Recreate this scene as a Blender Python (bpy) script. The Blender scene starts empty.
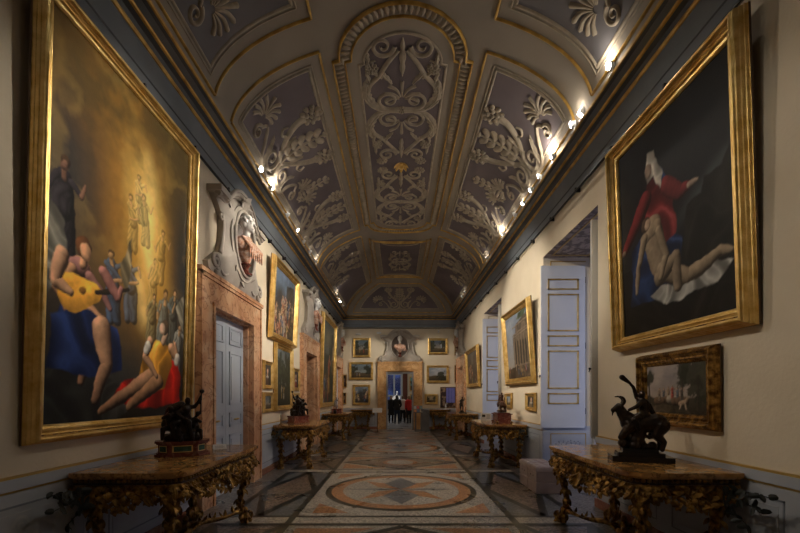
import bpy, math, random
import numpy as np
from mathutils import Vector, Matrix
PI = math.pi
R = math.radians
random.seed(7)
scene = bpy.context.scene
COL = scene.collection

# ------------------------------------------------------------------ mesh builder
class M:
    def __init__(s):
        s.v = []; s.f = []; s.m = []; s.xf = None; s.mi = 0
    def add(s, vs, fs):
        b = len(s.v)
        if s.xf is not None:
            vs = [tuple(s.xf @ Vector(p)) for p in vs]
        s.v.extend([tuple(p) for p in vs])
        s.f.extend([tuple(i + b for i in f) for f in fs])
        s.m.extend([s.mi] * len(fs))
    def box(s, x0, x1, y0, y1, z0, z1):
        vs = [(x0,y0,z0),(x1,y0,z0),(x1,y1,z0),(x0,y1,z0),(x0,y0,z1),(x1,y0,z1),(x1,y1,z1),(x0,y1,z1)]
        s.add(vs, [(0,3,2,1),(4,5,6,7),(0,1,5,4),(1,2,6,5),(2,3,7,6),(3,0,4,7)])
    def quad(s, a, b, c, d):
        s.add([a, b, c, d], [(0,1,2,3)])
    def prism_z(s, poly, z0, z1):
        n = len(poly)
        vs = [(p[0], p[1], z0) for p in poly] + [(p[0], p[1], z1) for p in poly]
        fs = [tuple(range(n-1, -1, -1)), tuple(range(n, 2*n))]
        for i in range(n):
            j = (i+1) % n
            fs.append((i, j, n+j, n+i))
        s.add(vs, fs)
    def prism_y(s, poly, y0, y1):      # polygon in x,z
        n = len(poly)
        vs = [(p[0], y0, p[1]) for p in poly] + [(p[0], y1, p[1]) for p in poly]
        fs = [tuple(range(n)), tuple(range(2*n-1, n-1, -1))]
        for i in range(n):
            j = (i+1) % n
            fs.append((j, i, n+i, n+j))
        s.add(vs, fs)
    def tube(s, pts, rad, n=8, cap=True):
        pts = [Vector(p) for p in pts]
        if not hasattr(rad, '__len__'): rad = [rad]*len(pts)
        vs = []; fs = []
        prev = None
        for i, p in enumerate(pts):
            a = pts[max(i-1, 0)]; b = pts[min(i+1, len(pts)-1)]
            t = (b - a)
            if t.length < 1e-9: t = Vector((0,0,1))
            t.normalize()
            if prev is None:
                up = Vector((0,0,1)) if abs(t.z) < .9 else Vector((0,1,0))
                nx = t.cross(up).normalized()
            else:
                nx = prev - t*prev.dot(t)
                if nx.length < 1e-6: nx = t.orthogonal()
                nx.normalize()
            prev = nx
            ny = t.cross(nx)
            for k in range(n):
                an = 2*PI*k/n
                q = p + (nx*math.cos(an) + ny*math.sin(an))*rad[i]
                vs.append(tuple(q))
        for i in range(len(pts)-1):
            for k in range(n):
                k2 = (k+1) % n
                fs.append((i*n+k, i*n+k2, (i+1)*n+k2, (i+1)*n+k))
        if cap:
            fs.append(tuple(range(n-1, -1, -1)))
            L = (len(pts)-1)*n
            fs.append(tuple(range(L, L+n)))
        s.add(vs, fs)
    def lathe(s, prof, n=20, c=(0,0,0), sx=1, sy=1):
        vs = []; fs = []
        for r, z in prof:
            for k in range(n):
                a = 2*PI*k/n
                vs.append((c[0]+sx*r*math.cos(a), c[1]+sy*r*math.sin(a), c[2]+z))
        for i in range(len(prof)-1):
            for k in range(n):
                k2 = (k+1) % n
                fs.append((i*n+k, i*n+k2, (i+1)*n+k2, (i+1)*n+k))
        fs.append(tuple(range(n-1, -1, -1)))
        L = (len(prof)-1)*n
        fs.append(tuple(range(L, L+n)))
        s.add(vs, fs)
    def ell(s, c, r, n=12, m=8, rot=None):
        vs = []; fs = []
        c = Vector(c)
        if not hasattr(r, '__len__'): r = (r, r, r)
        for i in range(m+1):
            ph = -PI/2 + PI*i/m
            for k in range(n):
                a = 2*PI*k/n
                p = Vector((r[0]*math.cos(ph)*math.cos(a), r[1]*math.cos(ph)*math.sin(a), r[2]*math.sin(ph)))
                if rot is not None: p = rot @ p
                vs.append(tuple(c+p))
        for i in range(m):
            for k in range(n):
                k2 = (k+1) % n
                fs.append((i*n+k, i*n+k2, (i+1)*n+k2, (i+1)*n+k))
        s.add(vs, fs)
    def cap(s, p0, p1, r0, r1=None, n=10):
        if r1 is None: r1 = r0
        p0 = Vector(p0); p1 = Vector(p1)
        d = p1 - p0
        L = d.length
        if L < 1e-6:
            s.ell(p0, r0); return
        t = d / L
        pts = []; rr = []
        for k in range(4):
            a = PI/2*(k+.35)/4
            pts.append(p0 - t*r0*math.cos(a)); rr.append(r0*math.sin(a))
        pts.append(p0); rr.append(r0); pts.append(p1); rr.append(r1)
        for k in range(3, -1, -1):
            a = PI/2*(k+.35)/4
            pts.append(p1 + t*r1*math.cos(a)); rr.append(r1*math.sin(a))
        s.tube(pts, rr, n)
    def chain(s, pts, rr, n=10):
        for i in range(len(pts)-1):
            s.cap(pts[i], pts[i+1], rr[i], rr[i+1], n)
    def leaf(s, base, d, nrm, L, W, curl=.6, lobes=3, ridge=.25, n=7):
        base = Vector(base); d = Vector(d).normalized(); nrm = Vector(nrm)
        nrm = (nrm - d*nrm.dot(d))
        if nrm.length < 1e-6: nrm = d.orthogonal()
        nrm.normalize()
        side = d.cross(nrm)
        vs = []; fs = []
        p = base.copy()
        n = max(n, lobes*3+1)
        for i in range(n+1):
            t = i/n
            env = math.sin(PI*min(1, (t*.86+.14)))**.7
            w = W*.5*env*(.68+.32*abs(math.cos(PI*lobes*t)))
            if i == n: w = W*.02
            ang = curl*t*t*1.7
            dd = d*math.cos(ang) + nrm*math.sin(ang)
            nn = nrm*math.cos(ang) - d*math.sin(ang)
            if i: p = p + dd*(L/n)
            h = W*ridge*env
            vs += [tuple(p - side*w), tuple(p - side*w*.5 + nn*h*.55), tuple(p + nn*h), tuple(p + side*w*.5 + nn*h*.55), tuple(p + side*w), tuple(p - nn*h*.3)]
        for i in range(n):
            a = i*6; b = a+6
            for k in range(6):
                k2 = (k+1) % 6
                fs.append((a+k, b+k, b+k2, a+k2))
        fs.append((0,1,2,3,4,5)); L_ = n*6
        fs.append((L_+5,L_+4,L_+3,L_+2,L_+1,L_))
        s.add(vs, fs)
    def build(s, name, mats, parent=None, smooth=False, loc=None, rotz=None, auto=None):
        me = bpy.data.meshes.new(name)
        me.from_pydata(s.v, [], s.f)
        if not isinstance(mats, (list, tuple)): mats = [mats]
        for m in mats: me.materials.append(m)
        if len(mats) > 1:
            me.polygons.foreach_set('material_index', s.m)
        if smooth:
            me.polygons.foreach_set('use_smooth', [True]*len(me.polygons))
        me.update()
        if auto is not None and smooth:
            try: me.set_sharp_from_angle(angle=R(auto))
            except Exception: pass
        o = bpy.data.objects.new(name, me)
        COL.objects.link(o)
        if parent is not None: o.parent = parent
        if loc is not None: o.location = loc
        if rotz is not None: o.rotation_euler = (0,0,rotz)
        return o

def tag(o, label=None, cat=None, group=None, kind=None):
    if label: o['label'] = label
    if cat: o['category'] = cat
    if group: o['group'] = group
    if kind: o['kind'] = kind
    return o
def empty(name, loc=(0,0,0), rotz=0, label=None, cat=None, group=None, kind=None):
    o = bpy.data.objects.new(name, None)
    o.empty_display_size = .1
    COL.objects.link(o)
    o.location = loc; o.rotation_euler = (0,0,rotz)
    return tag(o, label, cat, group, kind)
def dup(root, loc=None, rotz=None, label=None, group=None, scale=None):
    def rec(o, parent):
        c = o.copy(); COL.objects.link(c)
        c.parent = parent
        for ch in list(o.children): rec(ch, c)
        return c
    c = rec(root, None)
    if loc is not None: c.location = loc
    if rotz is not None: c.rotation_euler = (0,0,rotz)
    if scale is not None: c.scale = scale
    if label: c['label'] = label
    if group: c['group'] = group
    return c
def remesh(o, vox, sub=0, smooth_it=2):
    m = o.modifiers.new('remesh', 'REMESH')
    m.mode = 'VOXEL'; m.voxel_size = vox; m.use_smooth_shade = True
    if smooth_it:
        k = o.modifiers.new('soften', 'SMOOTH'); k.iterations = smooth_it; k.factor = .5
    return o

# ------------------------------------------------------------------ materials
def mat(name, base=(.5,.5,.5), rough=.5, metal=0, coat=0, spec=.5):
    m = bpy.data.materials.new(name); m.use_nodes = True
    nt = m.node_tree; b = nt.nodes['Principled BSDF']
    b.inputs['Base Color'].default_value = (*base, 1)
    b.inputs['Roughness'].default_value = rough
    b.inputs['Metallic'].default_value = metal
    b.inputs['Coat Weight'].default_value = coat
    b.inputs['Specular IOR Level'].default_value = spec
    return m
def nd(m, t, **kw):
    n = m.node_tree.nodes.new(t)
    for k, v in kw.items():
        if k in n.inputs: n.inputs[k].default_value = v
        else: setattr(n, k, v)
    return n
def ln(m, a, ao, b, bi): m.node_tree.links.new(a.outputs[ao], b.inputs[bi])
def coords(m, kind='Object', scale=(1,1,1)):
    tc = nd(m, 'ShaderNodeTexCoord'); mp = nd(m, 'ShaderNodeMapping')
    mp.inputs['Scale'].default_value = scale
    ln(m, tc, kind, mp, 'Vector')
    return mp
def ramp(m, stops):
    r = nd(m, 'ShaderNodeValToRGB'); el = r.color_ramp.elements
    while len(el) < len(stops): el.new(.5)
    for e, (p, c) in zip(el, stops):
        e.position = p; e.color = (*c, 1)
    return r
def noisy(name, c1, c2, scale=4, rough=.5, metal=0, bump=0, bscale=None, detail=5, coat=0, lo=.35, hi=.65, sc3=(1,1,1), dist=0, kind='Object'):
    m = mat(name, c1, rough, metal, coat)
    b = m.node_tree.nodes['Principled BSDF']
    co = coords(m, kind, sc3)
    n = nd(m, 'ShaderNodeTexNoise', Scale=scale, Detail=detail, Distortion=dist)
    ln(m, co, 'Vector', n, 'Vector')
    r = ramp(m, [(lo, c1), (hi, c2)])
    ln(m, n, 'Fac', r, 'Fac'); ln(m, r, 'Color', b, 'Base Color')
    if bump:
        n2 = nd(m, 'ShaderNodeTexNoise', Scale=bscale or scale*4, Detail=6)
        ln(m, co, 'Vector', n2, 'Vector')
        bp = nd(m, 'ShaderNodeBump', Strength=bump, Distance=.02)
        ln(m, n2, 'Fac', bp, 'Height'); ln(m, bp, 'Normal', b, 'Normal')
    return m
def veined(name, stops, scale=3, vein=(.3,.1,.06), rough=.25, coat=0, vs=2.5, vw=.03, vamt=.7):
    m = mat(name, stops[0][1], rough, 0, coat)
    b = m.node_tree.nodes['Principled BSDF']
    co = coords(m)
    n = nd(m, 'ShaderNodeTexNoise', Scale=scale, Detail=8, Distortion=1.2)
    ln(m, co, 'Vector', n, 'Vector')
    r = ramp(m, stops); ln(m, n, 'Fac', r, 'Fac')
    n2 = nd(m, 'ShaderNodeTexNoise', Scale=vs, Detail=7, Distortion=2.0)
    ln(m, co, 'Vector', n2, 'Vector')
    s1 = nd(m, 'ShaderNodeMath', operation='SUBTRACT'); s1.inputs[1].default_value = .5
    ln(m, n2, 'Fac', s1, 0)
    s2 = nd(m, 'ShaderNodeMath', operation='ABSOLUTE'); ln(m, s1, 0, s2, 0)
    r2 = ramp(m, [(0, (vamt,)*3), (vw, (0,0,0))]); ln(m, s2, 0, r2, 'Fac')
    mx = nd(m, 'ShaderNodeMixRGB'); mx.inputs[2].default_value = (*vein, 1)
    ln(m, r2, 'Color', mx, 0); ln(m, r, 'Color', mx, 1); ln(m, mx, 0, b, 'Base Color')
    return m
def terrazzo(name, c, amt=.5, scale=55):
    m = mat(name, c, .22)
    b = m.node_tree.nodes['Principled BSDF']
    co = coords(m)
    v = nd(m, 'ShaderNodeTexVoronoi', Scale=scale); ln(m, co, 'Vector', v, 'Vector')
    d = tuple(x*(1-amt) for x in c); l = tuple(min(1, x*(1+amt)) for x in c)
    sp = nd(m, 'ShaderNodeSeparateColor'); ln(m, v, 'Color', sp, 0)
    r = ramp(m, [(.1, d), (.5, c), (.9, l)]); ln(m, sp, 0, r, 'Fac')
    n = nd(m, 'ShaderNodeTexNoise', Scale=1.3, Detail=4); ln(m, co, 'Vector', n, 'Vector')
    r3 = ramp(m, [(.3, (.72,.72,.72)), (.7, (1,1,1))]); ln(m, n, 'Fac', r3, 'Fac')
    mx = nd(m, 'ShaderNodeMixRGB', blend_type='MULTIPLY'); mx.inputs[0].default_value = 1
    ln(m, r, 'Color', mx, 1); ln(m, r3, 'Color', mx, 2); ln(m, mx, 0, b, 'Base Color')
    rr = nd(m, 'ShaderNodeMapRange'); rr.inputs[3].default_value = .2; rr.inputs[4].default_value = .38
    ln(m, n, 'Fac', rr, 0); ln(m, rr, 0, b, 'Roughness')
    return m
def emis(name, c, s):
    m = mat(name, (0,0,0), .5)
    b = m.node_tree.nodes['Principled BSDF']
    b.inputs['Emission Color'].default_value = (*c, 1)
    b.inputs['Emission Strength'].default_value = s
    return m

MT = {}
MT['cream'] = noisy('cream_plaster', (.70,.60,.44), (.76,.66,.50), 1.4, .75, bump=.15, bscale=30)
MT['dado'] = noisy('pale_blue_dado', (.43,.45,.49), (.50,.52,.56), 2, .6)
MT['dado_line'] = mat('dado_shadow_paint', (.25,.27,.31), .6)
MT['dado_light'] = mat('dado_scroll_paint', (.52,.53,.55), .6)
MT['gold_line'] = mat('ochre_gilt_line', (.52,.33,.09), .45, .3)
MT['skirt'] = veined('red_marble_skirting', [(.3,(.30,.12,.07)),(.7,(.40,.19,.12))], 5)
MT['blue'] = noisy('blue_grey_cornice', (.135,.155,.18), (.175,.195,.22), 2, .55)
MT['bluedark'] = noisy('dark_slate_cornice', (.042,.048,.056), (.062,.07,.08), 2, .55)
MT['gilt'] = noisy('gilt_wood', (.62,.38,.10), (.83,.60,.24), 9, .36, .85, bump=.25, bscale=40)
MT['giltdark'] = noisy('aged_gilt_carving', (.10,.045,.010), (.50,.29,.075), 16, .30, .8, bump=.45, bscale=45, lo=.40, hi=.68)
MT['giltceil'] = noisy('ceiling_gilding', (.34,.19,.04), (.60,.37,.09), 6, .45, .5)
MT['brownrim'] = mat('dark_brown_frame_edge', (.10,.05,.02), .5)
MT['vault'] = noisy('vault_plaster', (.235,.20,.16), (.28,.24,.19), 1.1, .8)
MT['vfield'] = noisy('mauve_grey_field', (.115,.092,.098), (.145,.118,.124), 1.3, .8)
MT['vfield2'] = noisy('slate_grey_field', (.115,.108,.115), (.145,.136,.142), 1.3, .8)
MT['vstucco'] = noisy('stucco_relief', (.27,.225,.165), (.37,.31,.23), 7, .75)
MT['vedge'] = mat('vault_shadow_moulding', (.23,.19,.155), .8)
MT['marble'] = veined('orange_pink_marble', [(.28,(.60,.29,.14)),(.5,(.76,.43,.24)),(.72,(.86,.60,.38))], 2.2, vein=(.33,.12,.07), rough=.22)
MT['marble_yellow'] = veined('ochre_marble', [(.28,(.52,.27,.10)),(.5,(.66,.38,.16)),(.72,(.76,.50,.25))], 2.6, vein=(.35,.15,.06), rough=.25)
MT['stone'] = noisy('grey_stucco_cartouche', (.38,.33,.28), (.48,.43,.37), 3, .7, bump=.1)
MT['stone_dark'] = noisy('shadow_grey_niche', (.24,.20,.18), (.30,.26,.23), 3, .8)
MT['door'] = noisy('pale_blue_door_paint', (.50,.55,.62), (.57,.62,.69), 1.5, .45)
MT['shutter'] = noisy('pale_blue_shutter_paint', (.56,.58,.63), (.61,.63,.68), 1.5, .45)
MT['shutter_back'] = mat('grey_white_shutter_back', (.52,.50,.46), .5)
MT['white'] = noisy('white_marble', (.78,.76,.72), (.86,.84,.80), 6, .35)
MT['agate'] = veined('orange_bust_marble', [(.3,(.55,.22,.12)),(.5,(.72,.38,.24)),(.7,(.84,.60,.48))], 14, vein=(.85,.75,.65), rough=.25, vs=12, vw=.05)
MT['redmarble'] = veined('dark_red_marble', [(.3,(.10,.02,.015)),(.7,(.20,.05,.03))], 8, vein=(.3,.15,.1), rough=.2)
MT['green'] = veined('green_marble', [(.3,(.02,.06,.04)),(.7,(.05,.12,.08))], 12, vein=(.1,.2,.14), rough=.15)
MT['bronze'] = noisy('dark_bronze', (.018,.012,.009), (.045,.028,.018), 12, .28, .6, bump=.3, bscale=40)
MT['bronze_red'] = noisy('brown_bronze', (.05,.022,.012), (.10,.045,.025), 12, .3, .6, bump=.2)
MT['silver'] = noisy('silvered_metal', (.35,.36,.38), (.6,.6,.62), 12, .25, .9)
MT['black'] = mat('black_stone', (.008,.007,.007), .2)
MT['top'] = veined('brown_yellow_marble_top', [(.25,(.18,.07,.02)),(.48,(.46,.23,.065)),(.62,(.66,.37,.12)),(.8,(.34,.16,.045))], 3.5, vein=(.07,.025,.01), rough=.14, vs=4, vw=.045)
MT['darkwood'] = noisy('dark_carcass_wood', (.035,.016,.007), (.07,.03,.012), 10, .4)
MT['card'] = mat('white_card', (.75,.74,.72), .6)
MT['ink'] = mat('printed_ink', (.03,.03,.03), .6)
MT['black_metal'] = mat('black_metal', (.012,.012,.013), .4, .3)
MT['lampwhite'] = mat('white_lamp_housing', (.7,.7,.7), .35)
MT['ottoman'] = noisy('dusty_pink_leather', (.37,.29,.27), (.43,.34,.31), 8, .42, bump=.1, bscale=60)
MT['leafdark'] = mat('dark_iron_leaves', (.012,.014,.010), .5)
MT['t_light'] = terrazzo('pale_grey_terrazzo', (.43,.39,.33), .45)
MT['t_brown'] = terrazzo('speckled_brown_terrazzo', (.23,.165,.12), .65, 34)
MT['t_dark'] = terrazzo('dark_green_terrazzo', (.026,.028,.022), .6)
MT['t_orange'] = terrazzo('orange_terrazzo', (.46,.21,.09), .35)
MT['t_grey'] = terrazzo('blue_grey_terrazzo', (.145,.155,.16), .4)
MT['t_base'] = terrazzo('grey_brown_terrazzo', (.21,.185,.165), .55, 40)
MT['lens'] = emis('lit_lamp_lens', (1,.97,.9), 120)
MT['lens_warm'] = emis('warm_lit_lamp_lens', (1,.85,.5), 40)
m = mat('window_glass', (.02,.03,.05), .05)
_nt = m.node_tree; _tr = nd(m, 'ShaderNodeBsdfTransparent'); _gl = nd(m, 'ShaderNodeBsdfGlossy', Roughness=.03); _mx = nd(m, 'ShaderNodeMixShader', Fac=.1)
ln(m, _tr, 0, _mx, 1); ln(m, _gl, 0, _mx, 2); ln(m, _mx, 0, _nt.nodes['Material Output'], 'Surface')
MT['glass'] = m
# painted canvas: colours come from the picture data of each canvas
m = mat('oil_paint', (.5,.5,.5), .5, spec=.22)
_at = nd(m, 'ShaderNodeAttribute', attribute_name='paint')
_bs = m.node_tree.nodes['Principled BSDF']; ln(m, _at, 'Color', _bs, 'Base Color')
_co = coords(m); _nz = nd(m, 'ShaderNodeTexNoise', Scale=60, Detail=4); ln(m, _co, 'Vector', _nz, 'Vector')
_bp = nd(m, 'ShaderNodeBump', Strength=.12, Distance=.01); ln(m, _nz, 'Fac', _bp, 'Height'); ln(m, _bp, 'Normal', _bs, 'Normal')
MT['oil'] = m

# ------------------------------------------------------------------ room constants
W = 2.835; Y0 = -1.55; Y1 = 19.15; HC = 4.92     # half width, near wall, far wall, height of wall under cornice
CAM = (-.07, 0, 1.6)
DOORS_L = [6.55, 12.3, 17.95]; DW = .79; DH = 2.93
NICHES = [(5.74, 7.9), (11.1, 13.3)]; NH = 4.38; ND = 1.0
AV = 2.52; BV = 1.35; HS = 5.42; VY0 = -1.235; VY1 = 18.835
# ------------------------------------------------------------------ walls
def wall_left():
    m = M(); x0, x1 = -W-.5, -W
    ys = Y0
    for c in DOORS_L:
        m.box(x0, x1, ys, c-DW, 0, 5.68)
        m.box(x0, x1, c-DW, c+DW, DH, 5.68)
        ys = c+DW
    m.box(x0, x1, ys, Y1+.4, 0, 5.68)
    tag(m.build('wall_left', MT['cream']), kind='structure')
def wall_right():
    m = M(); x0, x1 = W, W+1.25
    ys = Y0
    for a, b in NICHES:
        m.box(x0, x1, ys, a, 0, 5.68)
        m.box(x0, x1, a, b, NH, 5.68)
        ys = b
    c = 17.95
    m.box(x0, x1, ys, c-DW, 0, 5.68)
    m.box(x0, x1, c-DW, c+DW, DH, 5.68)
    m.box(x0, x1, c+DW, Y1+.4, 0, 5.68)
    tag(m.build('wall_right', MT['cream']), kind='structure')
FD = .68; FDH = 2.80; FDX = .02
def wall_ends():
    m = M()
    m.box(-W, FDX-FD, Y1, Y1+.4, 0, 5.68); m.box(FDX+FD, W, Y1, Y1+.4, 0, 5.68)
    m.box(FDX-FD, FDX+FD, Y1, Y1+.4, FDH, 5.68)
    tag(m.build('wall_far', MT['cream']), kind='structure')
    m = M(); m.box(-W-.5, W+1.25, Y0-.2, Y0, 0, 5.68)
    tag(m.build('wall_near', MT['cream']), kind='structure')
wall_left(); wall_right(); wall_ends()

# dado runs: ranges of clear wall
def dado_runs():
    fo = 1.2
    L = []; ys = Y0
    for c in DOORS_L:
        L.append((ys, c-fo)); ys = c+fo
    if Y1-ys > .05: L.append((ys, Y1))
    Rr = [(Y0, 5.74), (7.9, 11.1), (13.3, 17.95-fo)]
    return L, Rr
def dado_profile(m, a, b, place):
    # place(u, out, z) -> world ; u along the wall
    def bx(u0, u1, o0, o1, z0, z1):
        vs = [place(u0,o0,z0),place(u1,o0,z0),place(u1,o1,z0),place(u0,o1,z0),place(u0,o0,z1),place(u1,o0,z1),place(u1,o1,z1),place(u0,o1,z1)]
        m.add(vs, [(0,3,2,1),(4,5,6,7),(0,1,5,4),(1,2,6,5),(2,3,7,6),(3,0,4,7)])
    m.mi = 0; bx(a, b, 0, .02, .12, .926); bx(a, b, 0, .04, .926, 1.008)
    m.mi = 2; bx(a, b, 0, .028, .908, .926); bx(a, b, 0, .028, 1.008, 1.026)
    m.mi = 3; bx(a, b, 0, .05, 0, .12)
    # painted panels
    n = max(1, round((b-a)/1.6)); w = (b-a)/n
    for i in range(n):
        u0 = a+i*w+.12; u1 = a+(i+1)*w-.12
        if u1-u0 < .2: continue
        m.mi = 1
        for (p, q, r, s) in ((u0,u1,.80,.815),(u0,u1,.22,.235),(u0,u0+.015,.22,.815),(u1-.015,u1,.22,.815)):
            bx(p, q, .02, .024, r, s)
        m.mi = 4
        for (p, q, r, s) in ((u0+.05,u1-.05,.75,.757),(u0+.05,u1-.05,.285,.292),(u0+.05,u0+.057,.285,.757),(u1-.057,u1-.05,.285,.757)):
            bx(p, q, .02, .024, r, s)
        # painted scroll in each panel
        cu = (u0+u1)/2
        for sg in (-1, 1):
            for (dx, dz, r0, tn, hd) in ((.22,.52,.17,1.6,1),(.50,.56,.12,1.5,-1),(.12,.66,.07,1.4,-1)):
                if dx+r0 > (u1-u0)/2: continue
                pts = []
                for k in range(26):
                    t = k/25; an = tn*2*PI*t; rr = r0*(1-.85*t)
                    pts.append((cu+sg*(dx+rr*math.cos(an)*hd), dz+rr*math.sin(an)))
                for k in range(25):
                    (ax, az), (bx_, bz) = pts[k], pts[k+1]
                    d = math.hypot(bx_-ax, bz-az) or 1; wd = .014*(1-.6*k/25)
                    px, pz = -(bz-az)/d*wd, (bx_-ax)/d*wd
                    m.add([place(ax+px,.0235,az+pz),place(bx_+px,.0235,bz+pz),place(bx_-px,.0235,bz-pz),place(ax-px,.0235,az-pz)], [(0,1,2,3)])
DM = [MT['dado'], MT['dado_line'], MT['gold_line'], MT['skirt'], MT['dado_light']]
dl, dr = dado_runs()
m = M()
for a, b in dl: dado_profile(m, a, b, lambda u,o,z: (-W+o, u, z))
tag(m.build('trim_1', DM), 'pale blue painted dado with gilt lines along the left wall', kind='structure')
m = M()
for a, b in dr: dado_profile(m, a, b, lambda u,o,z: (W-o, u, z))
tag(m.build('trim_2', DM), 'pale blue painted dado with gilt lines along the right wall', kind='structure')
m = M()
dado_profile(m, -W+.05, FDX-FD-.42, lambda u,o,z: (u, Y1-o, z))
dado_profile(m, FDX+FD+.42, W-.05, lambda u,o,z: (u, Y1-o, z))
tag(m.build('trim_3', DM), 'pale dado across the end wall', kind='structure')

# ------------------------------------------------------------------ cornice swept round the room
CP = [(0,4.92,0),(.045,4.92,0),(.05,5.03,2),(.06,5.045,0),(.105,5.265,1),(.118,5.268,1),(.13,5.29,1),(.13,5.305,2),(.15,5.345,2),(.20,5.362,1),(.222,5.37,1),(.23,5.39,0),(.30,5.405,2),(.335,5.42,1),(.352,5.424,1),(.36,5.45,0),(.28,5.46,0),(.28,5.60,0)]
m = M()
rings = []
for d, z, mi in CP:
    rings.append([(-W+d, Y0+d, z), (W-d, Y0+d, z), (W-d, Y1-d, z), (-W+d, Y1-d, z)])
for i in range(len(CP)-1):
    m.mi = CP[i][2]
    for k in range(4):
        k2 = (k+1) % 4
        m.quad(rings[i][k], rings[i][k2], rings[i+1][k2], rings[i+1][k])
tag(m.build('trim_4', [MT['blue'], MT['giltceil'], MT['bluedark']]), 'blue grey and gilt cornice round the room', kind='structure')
# picture rail rod with brackets
m = M(); d = .07; z = 4.875
P = [(-W+d,Y0+d,z),(-W+d,Y1-d,z),(W-d,Y1-d,z),(W-d,Y0+d,z)]
for i in range(3): m.tube([P[i], P[i+1]], .014, 8)
for s in (-1,1):
    y = Y0+.5
    while y < Y1-.2:
        m.box(min(s*W, s*(W-.085)), max(s*W, s*(W-.085)), y-.012, y+.012, z-.02, z+.045); y += 1.05
tag(m.build('trim_5', MT['black_metal']), 'dark picture rail rod under the cornice', kind='structure')

# ------------------------------------------------------------------ vault
def vz(x, y):
    d = min(AV-abs(x), y-VY0, VY1-y)
    d = max(0, min(AV, d)); u = 1-d/AV
    return HS + BV*math.sqrt(max(0, 1-u*u))
_arc = [0]; _N = 400
for i in range(_N):
    t0 = PI/2*i/_N; t1 = PI/2*(i+1)/_N
    _arc.append(_arc[-1]+math.hypot(AV*(math.cos(t1)-math.cos(t0)), BV*(math.sin(t1)-math.sin(t0))))
def th_of(s):
    s = max(0, min(_arc[-1]-1e-6, s))
    lo = int(np.searchsorted(_arc, s)) - 1
    lo = max(0, min(_N-1, lo))
    f = (s-_arc[lo])/(_arc[lo+1]-_arc[lo])
    return PI/2*(lo+f)/_N
def s_of_x(x): return float(np.interp(math.acos(min(1, abs(x)/AV)), np.linspace(0, PI/2, _N+1), _arc))
def prof(s):
    t = th_of(s)
    p = (AV*math.cos(t), HS+BV*math.sin(t))
    nx, nz = -math.cos(t)/AV, -math.sin(t)/BV
    l = math.hypot(nx, nz)
    return p, (nx/l, nz/l)
def f_left(u, v):
    (x, z), (nx, nz) = prof(v); return Vector((-x, u, z)), Vector((-nx, 0, nz))
def f_right(u, v):
    (x, z), (nx, nz) = prof(v); return Vector((x, u, z)), Vector((nx, 0, nz))
def f_end(u, v):
    (x, z), (nx, nz) = prof(v); return Vector((u, VY1-AV+x, z)), Vector((0, nx, nz))
def f_crown(u, v):                       # u = x, v = y
    z = vz(u, v); e = .01
    gx = (vz(u+e, v)-vz(u-e, v))/(2*e); gy = (vz(u, v+e)-vz(u, v-e))/(2*e)
    return Vector((u, v, z)), Vector((gx, gy, -1)).normalized()
m = M()
def spaced(a, b, side):                 # dense near the springing
    return [a+(b-a)*(1-math.cos(PI/2*i/side)) for i in range(side+1)]
xs = [-W+.25] + [-AV + q for q in spaced(0, AV, 26)]
xs = xs + [-x for x in reversed(xs[:-1])]
ys = [Y0+.25] + [VY0 + q for q in spaced(0, AV, 26)] + [VY0+AV + (VY1-VY0-2*AV)*i/40 for i in range(1, 40)] + [VY1 - q for q in reversed(spaced(0, AV, 26))] + [Y1-.25]
vs = [(x, y, vz(x, y)) for y in ys for x in xs]
nx = len(xs)
m.add(vs, [(j*nx+i, (j+1)*nx+i, (j+1)*nx+i+1, j*nx+i+1) for j in range(len(ys)-1) for i in range(nx-1)])
ceiling = tag(m.build('ceiling', MT['vault'], smooth=True, auto=20), kind='structure')
m = M(); m.box(-W-.5, W+1.3, Y0-.2, Y1+.4, 7.1, 7.2)
for s in (-1, 1):
    m.box(min(s*(W-.0), s*(W+.5)), max(s*(W-.0), s*(W+.5)), Y0-.2, Y1+.4, 5.65, 7.1)
m.box(-W, W, Y0-.2, Y0+.0, 5.65, 7.1); m.box(-W, W, Y1-.0, Y1+.4, 5.65, 7.1)
m.box(-W, W, Y0, Y0+.27, 5.6, 5.7); m.box(-W, W, Y1-.27, Y1, 5.6, 5.7)
for s in (-1, 1): m.box(min(s*(W-.27), s*W), max(s*(W-.27), s*W), Y0, Y1, 5.6, 5.7)
tag(m.build('ceiling_slab', MT['vault']), kind='structure')

def patch(m, f, u0, u1, v0, v1, off, nu=12, nv=12, lim=None):
    vs = []; 
    for j in range(nv+1):
        v = v0+(v1-v0)*j/nv
        for i in range(nu+1):
            t = i/nu
            a, b = (u0, u1) if lim is None else lim(v)
            p, n = f(a+(b-a)*t, v)
            vs.append(tuple(p+n*off))
    m.add(vs, [(j*(nu+1)+i, j*(nu+1)+i+1, (j+1)*(nu+1)+i+1, (j+1)*(nu+1)+i) for j in range(nv) for i in range(nu)])
def ribbon(m, f, pts, w, h, closed=False, base=.004):
    n = len(pts)
    if not hasattr(w, '__len__'): w = [w]*n
    vs = []; 
    for i, p in enumerate(pts):
        a = pts[(i-1) % n] if closed or i > 0 else pts[0]
        b = pts[(i+1) % n] if closed or i < n-1 else pts[-1]
        dx, dy = b[0]-a[0], b[1]-a[1]; l = math.hypot(dx, dy) or 1
        px, py = -dy/l, dx/l
        hh = h*min(1, w[i]/(max(w)+1e-9)+.25)
        for k, hk in ((-1, 0), (-.62, .8), (0, 1), (.62, .8), (1, 0)):
            q, nn = f(p[0]+px*w[i]*k, p[1]+py*w[i]*k)
            vs.append(tuple(q+nn*(base+hh*hk)))
    fs = []
    for i in range(n if closed else n-1):
        a = i*5; b = ((i+1) % n)*5
        for k in range(4): fs.append((a+k, a+k+1, b+k+1, b+k))
    m.add(vs, fs)
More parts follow.
